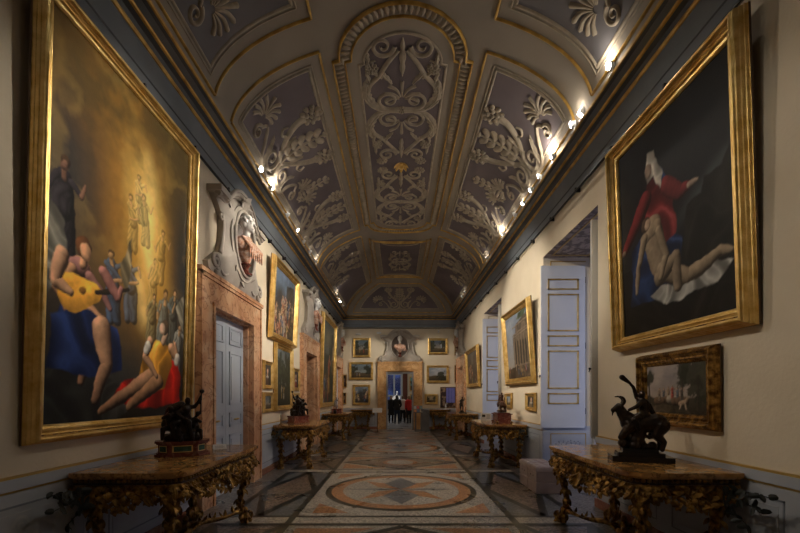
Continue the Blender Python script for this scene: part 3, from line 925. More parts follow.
# ---- stucco cartouches over the doors
def cartouche_half():
    return [(1.03,0),(1.08,.10),(1.02,.22),(.86,.27),(.72,.36),(.64,.55),(.60,.80),(.62,.98),(.70,1.02),(.70,1.12),(.86,1.14),(.90,1.26),(.74,1.30),(.56,1.26),(.42,1.38),(.22,1.47),(0,1.50)]
def make_cartouche():
    r = empty('wall_cartouche')
    hp = cartouche_half()
    out = hp + [(-x, z) for x, z in reversed(hp[:-1])]
    # resample outline & oval by angle about the niche centre, stitch a ring
    cx, cz, ew, eh = 0, .74, .41, .52
    N = 96
    def hit(a):
        dx, dz = math.cos(a), math.sin(a); best = 0
        for i in range(len(out)):
            (x0, z0), (x1, z1) = out[i], out[(i+1) % len(out)]
            z0 -= cz; z1 -= cz
            ex, ez = x1-x0, z1-z0; den = dx*ez-dz*ex
            if abs(den) < 1e-9: continue
            t = (x0*ez-z0*ex)/den; u = (x0*dz-z0*dx)/den
            if t > 0 and -1e-6 <= u <= 1+1e-6: best = max(best, t)
        return (dx*best, dz*best+cz)
    O = [hit(2*PI*i/N) for i in range(N)]
    I = [(ew*math.cos(2*PI*i/N), cz+eh*math.sin(2*PI*i/N)) for i in range(N)]
    mid = [((o[0]*.35+i_[0]*.65), (o[1]*.35+i_[1]*.65)) for o, i_ in zip(O, I)]
    m = M(); vs = []
    for (ring, y) in ((O, 0), (O, -.08), (mid, -.17), (I, -.21), (I, -.14)):
        vs += [(p[0], y, p[1]) for p in ring]
    fs = []
    for k in range(4):
        for i in range(N):
            j = (i+1) % N
            fs.append((k*N+i, k*N+j, (k+1)*N+j, (k+1)*N+i))
    m.add(vs, fs)
    m.build('surround', MT['stone'], r, smooth=True, auto=35)
    # niche bowl: shallow dish in front of the wall plane
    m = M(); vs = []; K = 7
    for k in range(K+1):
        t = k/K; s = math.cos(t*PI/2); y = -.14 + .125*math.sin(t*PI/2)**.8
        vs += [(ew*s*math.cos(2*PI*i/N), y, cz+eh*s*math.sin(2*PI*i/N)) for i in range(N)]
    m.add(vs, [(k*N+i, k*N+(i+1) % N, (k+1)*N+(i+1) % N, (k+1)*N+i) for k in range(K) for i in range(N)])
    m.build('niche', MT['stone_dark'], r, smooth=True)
    m = M()
    ov = [(1.03*ew*math.cos(2*PI*i/40), -.205, cz+1.03*eh*math.sin(2*PI*i/40)) for i in range(41)]
    m.tube(ov, .028, 8, False)
    ov = [(1.22*ew*math.cos(2*PI*i/40), -.175, cz+1.18*eh*math.sin(2*PI*i/40)) for i in range(41)]
    m.tube(ov, .014, 6, False)
    for s in (-1, 1):
        sp = []
        for i in range(30):
            t = i/29; a = -PI*.5+2*PI*1.4*t; rr = .15*(1-.8*t)
            sp.append((s*(.90-rr*math.cos(a)), -.10-.03*t, .16+rr*math.sin(a)))
        m.tube(sp, taper(30,.035,.018), 8)
        m.tube([(s*x, -.10, z) for x, z in path([(.74,.34),(.66,.52),(.61,.78),(.63,.98)], 5)], taper(16,.035,.022), 8)
        m.tube([(s*x, -.11, z) for x, z in path([(.50,.10),(.62,.05),(.76,.10),(.86,.06)], 5)], .022, 8)
        sp = [(s*(.68+.06*(1-.7*i/15)*math.cos(PI*.5+2.6*PI*i/15)), -.10, .92+.06*(1-.7*i/15)*math.sin(PI*.5+2.6*PI*i/15)) for i in range(16)]
        m.tube(sp, .016, 6)
        m.leaf((s*.10,-.11,.14), (s*.8,-.1,.35), (0,-1,0), .36, .13, .3, 3)
        m.leaf((s*.34,-.10,1.28), (s*.7,-.1,-.5), (0,-1,0), .3, .12, .3, 3)
    m.leaf((0,-.11,.20), (0,-.2,-1), (0,-1,0), .2, .16, .2, 2)
    m.build('scrollwork', MT['stone'], r, smooth=True)
    # broken arched pediment, deep section swept along each half
    m = M()
    for s in (-1, 1):
        pts = path([(.92,1.16),(.78,1.22),(.62,1.20),(.50,1.30),(.36,1.42),(.18,1.50),(.0,1.52)], 5)
        for (dz, dy, rd) in ((0,-.15,.045),(.045,-.19,.03),(-.05,-.12,.03)):
            m.tube([(s*x, dy, z+dz) for x, z in pts], rd, 8)
        m.box(min(s*.66, s*.95), max(s*.66, s*.95), -.22, 0, 1.18, 1.27)
    m.leaf((0,-.18,1.30), (0,-.2,1), (0,-1,0), .26, .26, .5, 3)
    for s in (-1,1): m.leaf((0,-.17,1.36), (s*1,-.1,.15), (0,-1,0), .24, .12, .4, 3)
    m.build('pediment', MT['stone'], r, smooth=True, auto=40)
    return r
def make_bust():
    r = empty('portrait_bust')
    m = M()
    m.cap((0,0,.46), (0,-.02,.60), .055, .05); m.ell((0,-.03,.69), (.075,.095,.115)); m.ell((0,-.05,.63),(.05,.07,.055))
    m.cap((0,-.125,.70),(0,-.145,.665),.010,.018); m.ell((0,-.115,.625),(.028,.02,.012)); m.ell((0,-.10,.60),(.028,.03,.025))
    for s in (-1,1): m.ell((s*.034,-.108,.70),(.018,.014,.01)); m.ell((s*.078,-.02,.68),(.012,.025,.032)); m.cap((s*.02,-.12,.725),(s*.05,-.105,.725),.010)
    o = m.build('head', MT['white'], r); remesh(o, .009, smooth_it=1)
    m = M(); rnd = random.Random(3)
    for k in range(90):
        a = rnd.uniform(0, 2*PI); b = rnd.uniform(.1, 1.3)
        p = (.085*math.cos(a)*math.cos(b), .105*math.sin(a)*math.cos(b), .105*math.sin(b))
        if p[1] < -.04 and p[2] < .06: continue
        m.ell((p[0], -.02+p[1], .705+p[2]), rnd.uniform(.016,.026), 8, 6)
    m.ell((0,-.015,.715),(.08,.095,.11))
    o = m.build('hair', MT['white'], r); remesh(o, .009, smooth_it=1)
    m = M()
    m.ell((0,0,.36),(.16,.12,.13)); m.cap((-.15,.0,.40),(.15,.0,.40),.085); m.cap((0,0,.38),(0,-.01,.22),.13,.07); m.cap((0,-.02,.44),(0,-.02,.47),.08,.07)
    for k in range(7):
        x = -.2+k*.055
        m.chain([(x,-.07,.46),(x+.07,-.13,.36),(x+.12,-.11,.22)], [.02,.022,.012], 6)
    m.ell((-.14,-.07,.44),(.05,.05,.05))
    o = m.build('draped_torso', MT['agate'], r); remesh(o, .012, smooth_it=1)
    m = M(); m.lathe([(.085,0),(.09,.02),(.05,.04),(.035,.08),(.05,.12),(.075,.14),(.05,.17),(.06,.23)], 20)
    m.build('socle', MT['redmarble'], r, smooth=True, auto=40)
    return r
ZC = DH+.42+.05
c0 = make_cartouche(); b0 = make_bust()
spots_c = [(LW(6.65), 'grey stucco cartouche over the first marble doorway on the long door wall', 'orange-draped marble bust with white curly head above the closed pale door'),
           (LW(12.3), 'grey stucco cartouche over the open dark marble doorway', 'marble bust in the niche above the open dark doorway'),
           (LW(17.95), 'grey stucco cartouche over the last doorway of the left wall', 'marble bust above the last doorway of the left wall'),
           (FW(FDX), 'grey stucco cartouche over the end doorway with visitors', 'dark shadowed bust in the oval niche over the end doorway'),
           (RW(17.95), 'grey stucco cartouche over the doorway at the far end of the right wall', 'marble bust above the doorway at the far end of the right wall')]
for i, ((loc, rz), lc, lb) in enumerate(spots_c):
    z = ZC if i != 3 else FDH+.40+.05
    p = (loc[0], loc[1], z)
    c = c0 if i == 0 else dup(c0)
    c.location = p; c.rotation_euler = (0,0,rz); tag(c, lc, 'ornament', 'stucco cartouches over the doorways')
    b = b0 if i == 0 else dup(b0)
    out = Vector((math.sin(rz), -math.cos(rz), 0))*.20
    b.location = (p[0]+out.x, p[1]+out.y, z+.23); b.rotation_euler = (0,0,rz + (R(-8) if i == 0 else 0)); b.scale = (1.22,)*3
    tag(b, lb, 'bust', 'busts in the cartouche niches')
for h in [h for h in list(b0.children)]: pass
# ------------------------------------------------------------------ painted pictures (numpy painter -> colour data on the canvas grid)
class Pic:
    def __init__(s, w, h, res, seed, bg=(.03,.03,.03)):
        s.w, s.h = w, h
        s.nx = max(8, int(w*res)); s.ny = max(8, int(h*res))
        x = np.linspace(0, w, s.nx); y = np.linspace(0, h, s.ny)
        s.X, s.Y = np.meshgrid(x, y)
        s.rs = np.random.RandomState(seed)
        s.C = np.ones((s.ny, s.nx, 3))*np.array(bg)
        s.X0, s.Y0 = s.X, s.Y
        q = min(w, h)
        a1, a2, b1, b2 = s.noise(9/q, 3), s.noise(9/q, 3), s.noise(34/q, 3), s.noise(34/q, 3)
        s.X = s.X0+(a1-.5)*.022*q+(b1-.5)*.010*q; s.Y = s.Y0+(a2-.5)*.022*q+(b2-.5)*.010*q
        s.X = np.clip(s.X, 0, None); s.Y = np.clip(s.Y, 0, None)
        s.fine = s.noise(26/q, 4); s.fold = s.noise(6/q, 3)
    def noise(s, scale, oct=4, sx=1, sy=1):
        out = np.zeros_like(s.X); amp = 1; tot = 0
        for o in range(oct):
            f = scale*2**o
            gx = s.X*f*sx; gy = s.Y*f*sy
            n = int(max(gx.max(), gy.max()))+3
            g = s.rs.rand(n, n)
            ix = gx.astype(int); iy = gy.astype(int); fx = gx-ix; fy = gy-iy
            fx = fx*fx*(3-2*fx); fy = fy*fy*(3-2*fy)
            v = (g[iy,ix]*(1-fx)+g[iy,ix+1]*fx)*(1-fy)+(g[iy+1,ix]*(1-fx)+g[iy+1,ix+1]*fx)*fy
            out += amp*v; tot += amp; amp *= .5
        return out/tot
    def mix(s, mask, col):
        mk = np.clip(mask, 0, 1)[..., None]; col = np.array(col)
        s.C = s.C*(1-mk)+col*mk
    def add(s, mask, col): s.C = s.C + np.clip(mask, 0, None)[..., None]*np.array(col)
    def glow(s, cx, cy, rx, ry, col, rot=0, amt=1, pw=1):
        dx = s.X-cx; dy = s.Y-cy; c, n = math.cos(rot), math.sin(rot)
        u = (dx*c+dy*n)/rx; v = (-dx*n+dy*c)/ry
        s.mix(amt*np.exp(-(u*u+v*v)**pw), col)
    def cap(s, p0, p1, r0, r1, col, soft=.012, lo=.35, hi=1.15, light=(-.6,.8), fold=0):
        ax, ay = p0; bx, by = p1; dx, dy = bx-ax, by-ay; L2 = dx*dx+dy*dy+1e-9
        t = np.clip(((s.X-ax)*dx+(s.Y-ay)*dy)/L2, 0, 1)
        qx = s.X-(ax+dx*t); qy = s.Y-(ay+dy*t); d = np.sqrt(qx*qx+qy*qy)+1e-9
        r = r0+(r1-r0)*t
        mk = np.clip((r-d)/soft+.5, 0, 1)
        k = np.clip(d/r, 0, 1)
        nl = (qx/d*light[0]+qy/d*light[1])*k*.7+np.sqrt(np.clip(1-k*k, 0, 1))*.6
        sh = lo+(hi-lo)*np.clip(nl+.1, 0, 1)
        sh = sh*(.62+.76*s.fine)
        if fold: sh = sh*(.72+.42*np.sin((qx*.8-qy*.6)/max(r0,r1)*5+s.fold*26))
        col = np.array(col)[None,None,:]*sh[...,None]
        mk = mk[...,None]; s.C = s.C*(1-mk)+col*mk
    def chain(s, pts, rr, col, soft=.012, lo=.10, hi=1.2, light=(-.6,.75), fold=0):
        best = np.full(s.X.shape, 1e9); D = best.copy(); QX = best*0; QY = best*0; RR = best*0+1e-6
        for i in range(len(pts)-1):
            ax, ay = pts[i]; bx, by = pts[i+1]; dx, dy = bx-ax, by-ay; L2 = dx*dx+dy*dy+1e-9
            t = np.clip(((s.X-ax)*dx+(s.Y-ay)*dy)/L2, 0, 1)
            qx = s.X-(ax+dx*t); qy = s.Y-(ay+dy*t); d = np.sqrt(qx*qx+qy*qy)+1e-9
            bulge = 1+.10*np.sin(PI*t)
            r = (rr[i]+(rr[i+1]-rr[i])*t)*bulge; k = d/r; m_ = k < best
            best = np.where(m_, k, best); D = np.where(m_, d, D); QX = np.where(m_, qx, QX); QY = np.where(m_, qy, QY); RR = np.where(m_, r, RR)
        mk = np.clip((RR-D)/soft+.5, 0, 1); k = np.clip(best, 0, 1)
        nl = (QX/D*light[0]+QY/D*light[1])*k*.85+np.sqrt(np.clip(1-k*k, 0, 1))*.50
        sh = lo+(hi-lo)*np.clip(nl+.12, 0, 1)**1.15
        sh = sh*(.72+.56*s.fine)
        if fold: sh = sh*(.62+.55*np.abs(np.sin((QX*.8-QY*.6)/max(rr)*4+s.fold*22)))
        warm = np.clip(1-sh, 0, 1)[..., None]*np.array([.04,.0,-.03])
        c = np.array(col)[None,None,:]*sh[...,None]+warm*.3*np.array(col)
        mk = mk[...,None]; s.C = s.C*(1-mk)+c*mk
    def poly(s, pts, col, soft=.02, fold=8, ang=.6, dark=.35, seedn=2):
        P = np.array(pts); n = len(P)
        wob = (s.noise(5, 2)-.5)*.08
        X = s.X+wob; Y = s.Y+wob*.7
        ins = np.zeros(X.shape, bool); dist = np.full(X.shape, 9.)
        for i in range(n):
            x0, y0 = P[i]; x1, y1 = P[(i+1) % n]
            cond = ((y0 > Y) != (y1 > Y)) & (X < (x1-x0)*(Y-y0)/(y1-y0+1e-12)+x0)
            ins ^= cond
            dx, dy = x1-x0, y1-y0; t = np.clip(((X-x0)*dx+(Y-y0)*dy)/(dx*dx+dy*dy+1e-9), 0, 1)
            dist = np.minimum(dist, np.hypot(X-x0-dx*t, Y-y0-dy*t))
        sd = np.where(ins, dist, -dist)
        mk = np.clip(sd/soft+.5, 0, 1)
        q = max(.3, min(s.w, s.h))
        f = s.noise(2.2/q, 3)*7+(s.X*math.cos(ang)+s.Y*math.sin(ang))*fold/q*1.2
        r1 = 1-np.abs(np.sin(f*1.5)); r2 = 1-np.abs(np.sin(f*2.3+s.noise(4/q, 2)*6))
        sh = dark*.5+(1.25-dark*.5)*(.65*r1**1.4+.35*r2**2)
        sh = sh*(.55+.8*s.noise(3/q, 3))+.10
        c = np.array(col)[None,None,:]*sh[...,None]*1.5+np.clip(sh-.75, 0, 1)[...,None]*np.array([.25,.24,.22])*np.array(col).max()
        mk = mk[...,None]; s.C = s.C*(1-mk)+c*mk
    def person(s, x, y, h, skin, robe, robe2=None, lean=0, arm=1, seat=False):
        """x,y feet; h height"""
        u = h/7.5; rb2 = robe2 or robe
        top = y+h-u*.5; lx = x+lean*h
        hip = (x+lean*h*.45, y+h*.5); sh = (x+lean*h*.85, y+h*.8)
        s.chain([(x-u*.5, y+u*.2), (hip[0]-u*.3, hip[1])], [u*.55, u*.7], rb2, fold=1)
        s.chain([(x+u*.5, y+u*.3), (hip[0]+u*.3, hip[1])], [u*.6, u*.7], rb2, hi=.95, fold=1)
        s.chain([hip, sh], [u*.8, u*.75], robe, fold=1)
        s.cap((sh[0], sh[1]), (lx, top-u*.4), u*.25, u*.25, skin)
        s.cap((sh[0]-u*.7, sh[1]), (sh[0]-u*1.3*arm, sh[1]-u*1.3), u*.3, u*.24, robe)
        s.cap((sh[0]-u*1.3*arm, sh[1]-u*1.3), (sh[0]-u*.4*arm-u*.9, sh[1]-u*1.9), u*.22, u*.16, skin)
        s.cap((sh[0]+u*.7, sh[1]), (sh[0]+u*1.5, sh[1]-u*.6*arm), u*.3, u*.22, robe)
        s.cap((sh[0]+u*1.5, sh[1]-u*.6*arm), (sh[0]+u*1.9, sh[1]+u*.4*arm), u*.2, u*.14, skin)
        s.cap((lx, top), (lx, top-u*.12), u*.42, u*.36, skin)
        s.cap((lx-u*.05, top+u*.22), (lx+u*.12, top+u*.18), u*.36, u*.34, (.10,.06,.03))
        s.cap((lx+u*.0, top-u*.02), (lx+u*.0, top-u*.1), u*.30, u*.26, skin)
    def canvas(s, parent, x0, z0, y=-.02, gain=1.0):
        g = s.noise(20, 3)
        C = np.clip(s.C*(.88+.24*g[...,None])*gain, 0, 1)
        nx, ny = s.nx, s.ny
        vs = np.zeros((ny, nx, 3)); vs[...,0] = x0+s.X0; vs[...,1] = y; vs[...,2] = z0+s.Y0
        me = bpy.data.meshes.new('canvas')
        idx = np.arange(nx*ny).reshape(ny, nx)
        f = np.stack([idx[:-1,:-1], idx[:-1,1:], idx[1:,1:], idx[1:,:-1]], -1).reshape(-1, 4)
        me.from_pydata(vs.reshape(-1,3).tolist(), [], f.tolist())
        ca = me.color_attributes.new('paint', 'FLOAT_COLOR', 'POINT')
        rgba = np.ones((nx*ny, 4), np.float32); rgba[:,:3] = C.reshape(-1,3)
        ca.data.foreach_set('color', rgba.ravel())
        me.materials.append(MT['oil'])
        o = bpy.data.objects.new('canvas', me); COL.objects.link(o); o.parent = parent
        return o
SK = (.62,.40,.26)
def landscape(p, sky=(.20,.26,.33), warm=(.40,.32,.22), ground=(.09,.065,.035), tree=(.03,.032,.018), fig=3, horizon=.38, big=None):
    w, h = p.w, p.h
    t = p.Y/h
    n = p.noise(2.2/max(w, .6), 5, sx=1, sy=1.6)
    p.mix(np.ones_like(t), sky)
    p.mix(np.clip((.8-t)*1.6, 0, 1)*.8, warm)
    p.mix(np.clip((n-.5)*5, 0, 1)*(t > horizon)*.7, (min(1,sky[0]*1.9), min(1,sky[1]*1.7), min(1,sky[2]*1.5)))
    edge = horizon*h+(p.noise(3/max(w,.6), 4)-.5)*.22*h
    p.mix(np.clip((edge-p.Y)/.02, 0, 1), ground)
    p.mix(np.clip((edge*.6-p.Y)/.05, 0, 1)*.6, tuple(c*.5 for c in ground))
    for (cx, cy, r) in (big or [(.12,.6,.28),(.88,.66,.3)]):
        nn = p.noise(9/max(w,.6), 4)
        d = np.hypot(p.X-cx*w, (p.Y-cy*h)*.9)
        p.mix(np.clip((r*min(w,h)*(1.0+.9*(nn-.5)*2)-d)/.03, 0, 1)*.93, tree)
        p.mix(np.clip((nn-.58)*8, 0, 1)*np.clip((r*min(w,h)-d)/.05, 0, 1)*.4, tuple(c*3 for c in tree))
        p.cap((cx*w, 0), (cx*w*1.02, cy*h), .02*w, .012*w, (.06,.045,.03))
    cols = [(.45,.12,.07), (.5,.42,.3), (.12,.16,.25), (.42,.28,.10), (.5,.45,.4)]
    for k in range(fig):
        x = (.25+.5*p.rs.rand())*w; p.person(x, h*(.08+.12*p.rs.rand()), h*.24, SK, cols[p.rs.randint(5)], cols[p.rs.randint(5)], arm=p.rs.choice([-1,1]))
def crowd_fill(p, n):
    w, h = p.w, p.h
    for k in range(n):
        x = w*p.rs.rand(); y = h*(.02+.34*p.rs.rand()); p.cap((x-.05*w, y), (x+.06*w, y+.02*h), .06*h, .03*h, (.10,.07,.045))
def crowd(p, bg=(.05,.045,.04), sky=(.16,.19,.22), n=9, hh=.42, skyline=.6):
    w, h = p.w, p.h; t = p.Y/h; nn = p.noise(2, 5)
    p.mix(np.ones_like(t), bg)
    p.mix(np.clip((t-skyline+(nn-.5)*.5)*4, 0, 1)*.9, sky)
    p.mix(np.clip((nn-.55)*6, 0, 1)*(t > skyline)*.5, tuple(c*1.9 for c in sky))
    cols = [(.42,.16,.08), (.55,.36,.2), (.12,.17,.28), (.45,.32,.12), (.5,.43,.35), (.3,.1,.07), (.6,.44,.3)]
    crowd_fill(p, n)
    p.poly([(w*.55,h*.4),(w*.58,h*.85),(w*.9,h*.9),(w*1.05,h*.4)], tuple(c*1.3 for c in bg), fold=2, dark=.7)
    P = sorted([(p.rs.rand(), p.rs.rand()) for _ in range(n)], key=lambda q: -q[1])
    for a, b in P:
        p.person(w*(.05+.9*a), h*(-.08+b*.45), h*hh*(.8+.4*p.rs.rand()), (.66,.42,.27), cols[p.rs.randint(7)], cols[p.rs.randint(7)], lean=p.rs.uniform(-.25,.25), arm=p.rs.choice([-1,1]))
def portrait(p, robe=(.12,.07,.05)):
    w, h = p.w, p.h
    p.mix(p.noise(2, 4)*.6, (.07,.05,.035))
    p.chain([(w*.5, -.1*h), (w*.5, h*.45)], [w*.42, w*.2], robe)
    p.cap((w*.5, h*.45), (w*.5, h*.6), w*.09, w*.08, SK)
    p.cap((w*.5, h*.72), (w*.5, h*.64), w*.15, w*.12, (.06,.04,.03))
    p.cap((w*.52, h*.68), (w*.52, h*.62), w*.12, w*.10, (.6,.40,.27))
    p.cap((w*.35, h*.42), (w*.62, h*.4), w*.05, w*.05, (.5,.46,.4))
def ruins(p):
    w, h = p.w, p.h
    landscape(p, sky=(.17,.21,.27), warm=(.33,.29,.24), ground=(.11,.08,.055), fig=0, horizon=.18, big=[(.95,.15,.1)])
    b = (.115,.085,.06)
    p.poly([(w*.30,h*.12),(w*.30,h*.62),(w*.42,h*.70),(w*.44,h*.82),(w*.70,h*.90),(w*.98,h*.95),(w,h*.12)], b, fold=1, dark=.7)
    for i in range(6):
        x = w*(.36+i*.105)
        p.cap((x, h*.2), (x, h*.62), .035*w, .032*w, (.19,.145,.10)); p.cap((x+.045*w, h*.22), (x+.045*w, h*.55), .022*w, .022*w, (.025,.02,.015))
    for z in (.64, .68, .80, .2): p.cap((w*.30, h*z), (w*.98, h*(z+.06 if z > .5 else z)), .012*h, .016*h, (.24,.185,.13))
    p.poly([(w*.5,h*.9),(w*.6,h*.98),(w*.9,h*1.0),(w*.8,h*.9)], (.06,.08,.04), fold=3)
    p.poly([(0,0),(0,h*.14),(w*.4,h*.2),(w,h*.14),(w,0)], (.10,.07,.045), fold=2)
    cols = [(.42,.14,.08), (.5,.42,.3), (.14,.18,.28), (.42,.28,.10)]
    for k in range(10): p.person(w*(.08+.85*p.rs.rand()), h*(.03+.09*p.rs.rand()), h*.11, SK, cols[p.rs.randint(4)])
def seated(p, ox, oy, k, robe, skin, robe2, flip=1):
    """a robed figure seated on cloud or rock, ox,oy = seat"""
    T = lambda x, y: (ox+flip*x*k, oy+y*k)
    p.poly([T(-.42,-.5),T(-.36,.12),T(.0,.22),(T(.42,.05)),T(.62,-.28),T(.5,-.62),T(.1,-.55)], robe, fold=9, dark=.3)
    p.chain([T(-.1,.1),T(-.05,.55)], [.19*k,.20*k], skin)
    p.chain([T(-.2,.6),T(-.02,.62)], [.1*k,.12*k], robe2)
    p.chain([T(-.2,.55),T(-.42,.28),T(-.2,.12)], [.075*k,.06*k,.04*k], skin)
    p.chain([T(.10,.55),T(.38,.34),T(.50,.20)], [.075*k,.06*k,.04*k], robe2)
    p.chain([T(.02,.05),T(.30,-.05),T(.12,-.52),T(.0,-.86)], [.17*k,.14*k,.085*k,.045*k], skin)
    p.chain([T(-.02,.66),T(0,.74)], [.06*k,.06*k], skin)
    p.cap(T(.0,.90), T(.0,.86), .14*k, .12*k, (.17,.08,.03)); p.cap(T(.035,.86), T(.03,.82), .10*k, .085*k, skin)
def glory(p):
    w, h = p.w, p.h
    X, Y = p.X/w, p.Y/h
    n = p.noise(1.1, 5); n2 = p.noise(2.4, 5)
    p.mix(np.ones_like(X), (.055,.05,.045))
    p.mix(np.clip(n*1.5-.35, 0, 1), (.13,.085,.03))
    g = np.exp(-(((X-.50+(Y-.7)*.30)/.30)**2))*np.clip((Y-.10)*2.6, 0, 1)
    p.mix(np.clip(g*(.75+1.5*(n-.35)), 0, 1)*.95, (.36,.20,.04))
    p.glow(.62*w, .60*h, .17*w, .26*h, (.66,.42,.11), .25, .85)
    p.glow(.60*w, .68*h, .10*w, .12*h, (.95,.74,.34), .2, .85)
    for k in range(7):
        p.glow((.60+.05*math.sin(k*2.1))*w, (.82-.08*k)*h, .05*w, .05*h, (.98,.78,.38), 0, .5)
    p.mix(np.clip((n2-.47)*7, 0, 1)*np.clip((Y-.45)*2, 0, 1)*np.clip(1.1-np.exp(-(((X-.62)/.2)**2+((Y-.66)/.16)**2)), 0, 1)*.8, (.13,.095,.035))
    p.glow(.02*w, .62*h, .26*w, .2*h, (.035,.045,.065), 0, .85); p.glow(.97*w, .55*h, .13*w, .42*h, (.03,.038,.05), 0, .9)
    p.glow(.2*w, .08*h, .5*w, .10*h, (.10,.105,.10), 0, .8); p.glow(.5*w, .0, .7*w, .06*h, (.05,.042,.03), 0, .9)
    rid = 1-2*np.abs(p.noise(1.7, 5)-.5)
    p.mix(np.clip((rid-.80)*6, 0, 1)*np.clip((Y-.35)*3, 0, 1)*.35, (.50,.36,.13))
    p.mix(np.clip((p.noise(1.5, 5)-.52)*8, 0, 1)*np.clip((Y-.55)*3, 0, 1)*.6, (.11,.085,.04))
    p.glow(.0, 1.0*h, .5*w, .16*h, (.16,.11,.035), 0, .6); p.glow(1.0*w, 1.0*h, .55*w, .2*h, (.10,.075,.03), 0, .8)
    # far figures in the light
    for (x, y, s, r) in ((.55,.72,.13,(.62,.50,.24)),(.66,.47,.15,(.58,.42,.18)),(.50,.62,.15,(.55,.42,.18)),(.60,.66,.14,(.50,.40,.18)),(.72,.56,.17,(.60,.42,.16)),(.38,.38,.19,(.10,.16,.25)),(.50,.40,.18,(.16,.2,.26)),(.86,.36,.18,(.14,.16,.15)),(.76,.30,.22,(.20,.24,.24)),(.92,.24,.18,(.40,.40,.36)),(.66,.34,.16,(.30,.26,.15))):
        keep = p.C.copy(); p.person(x*w, y*h-.1*h, s*h*1.12, (.55,.36,.2), r, lean=.08*(1 if x > .6 else -1), arm=(1 if x > .55 else -1))
        al = .55 if y > .45 else .75
        p.C = keep*(1-al)+p.C*al
    # wings
    for (a, b, c, cl) in (((.12,.44),(.02,.56),(.0,.30),(.16,.15,.13)), ((.40,.46),(.50,.56),(.46,.36),(.22,.18,.11)), ((.90,.40),(.99,.46),(.97,.30),(.20,.19,.15))):
        p.poly([(a[0]*w,a[1]*h),(b[0]*w,b[1]*h),(c[0]*w,c[1]*h)], cl, fold=14, dark=.5)
    p.person(.08*w, .40*h, .26*h, (.26,.15,.10), (.06,.05,.06))
    p.poly([(.0,.0),(.0,.13*h),(.2*w,.16*h),(.42*w,.11*h),(.5*w,.03*h),(.4*w,0)], (.085,.085,.075), fold=2, dark=.6)
    p.poly([(.08*w,.50*h),(.0,.56*h),(.0,.34*h),(.1*w,.36*h)], (.20,.19,.16), fold=12, dark=.5)
    seated(p, .19*w, .28*h, .66, (.022,.05,.15), (.56,.34,.21), (.36,.20,.18))
    p.poly([(.02*w,.14*h),(.04*w,.27*h),(.2*w,.31*h),(.40*w,.26*h),(.44*w,.15*h),(.3*w,.12*h)], (.022,.05,.15), fold=8, dark=.3)
    p.chain([(.30*w,.26*h),(.34*w,.16*h),(.27*w,.06*h)], [.11,.075,.045], (.58,.37,.24))
    p.cap((.14*w,.335*h),(.25*w,.35*h), .16, .10, (.70,.40,.08), lo=.65); p.cap((.27*w,.355*h),(.47*w,.395*h), .026, .02, (.05,.035,.02)); p.cap((.19*w,.345*h),(.192*w,.345*h), .035, .035, (.25,.13,.03))
    p.chain([(.08*w,.42*h),(.05*w,.35*h),(.13*w,.33*h)], [.065,.055,.035], (.60,.38,.25)); p.chain([(.30*w,.42*h),(.40*w,.36*h),(.42*w,.39*h)], [.06,.045,.03], (.42,.22,.19))
    # reclining figure over red cloth
    p.poly([(.40*w,.075*h),(.46*w,.12*h),(.62*w,.13*h),(.80*w,.215*h),(.95*w,.20*h),(.97*w,.05*h),(.72*w,.022*h),(.5*w,.04*h)], (.60,.035,.012), fold=7, dark=.45)
    p.poly([(.56*w,.10*h),(.60*w,.20*h),(.70*w,.255*h),(.86*w,.25*h),(.88*w,.19*h),(.80*w,.10*h),(.66*w,.075*h)], (.52,.28,.045), fold=10, dark=.45)
    p.chain([(.66*w,.13*h),(.52*w,.09*h),(.36*w,.045*h),(.31*w,.03*h)], [.09,.075,.045,.035], (.60,.38,.24))
    p.chain([(.74*w,.12*h),(.62*w,.08*h),(.50*w,.04*h)], [.09,.07,.045], (.55,.34,.2))
    p.chain([(.66*w,.25*h),(.62*w,.20*h),(.72*w,.14*h)], [.06,.05,.035], (.60,.38,.24)); p.cap((.64*w,.235*h),(.63*w,.225*h),.06,.055,(.66,.62,.55))
    p.chain([(.86*w,.245*h),(.93*w,.21*h),(.90*w,.26*h)], [.06,.045,.03], (.60,.38,.24)); p.cap((.93*w,.215*h),(.92*w,.20*h),.055,.05,(.66,.62,.55))
    p.C = np.clip(p.C, 0, 1)**1.35*1.45
    p.C = p.C*(1-.32*np.clip(1-Y*2.2, 0, 1))[..., None]
    p.chain([(.78*w,.26*h),(.80*w,.285*h)], [.045,.045], (.58,.37,.24)); p.cap((.79*w,.315*h),(.785*w,.305*h),.075,.065,(.10,.06,.03)); p.cap((.765*w,.31*h),(.765*w,.298*h),.05,.045,(.60,.38,.25))
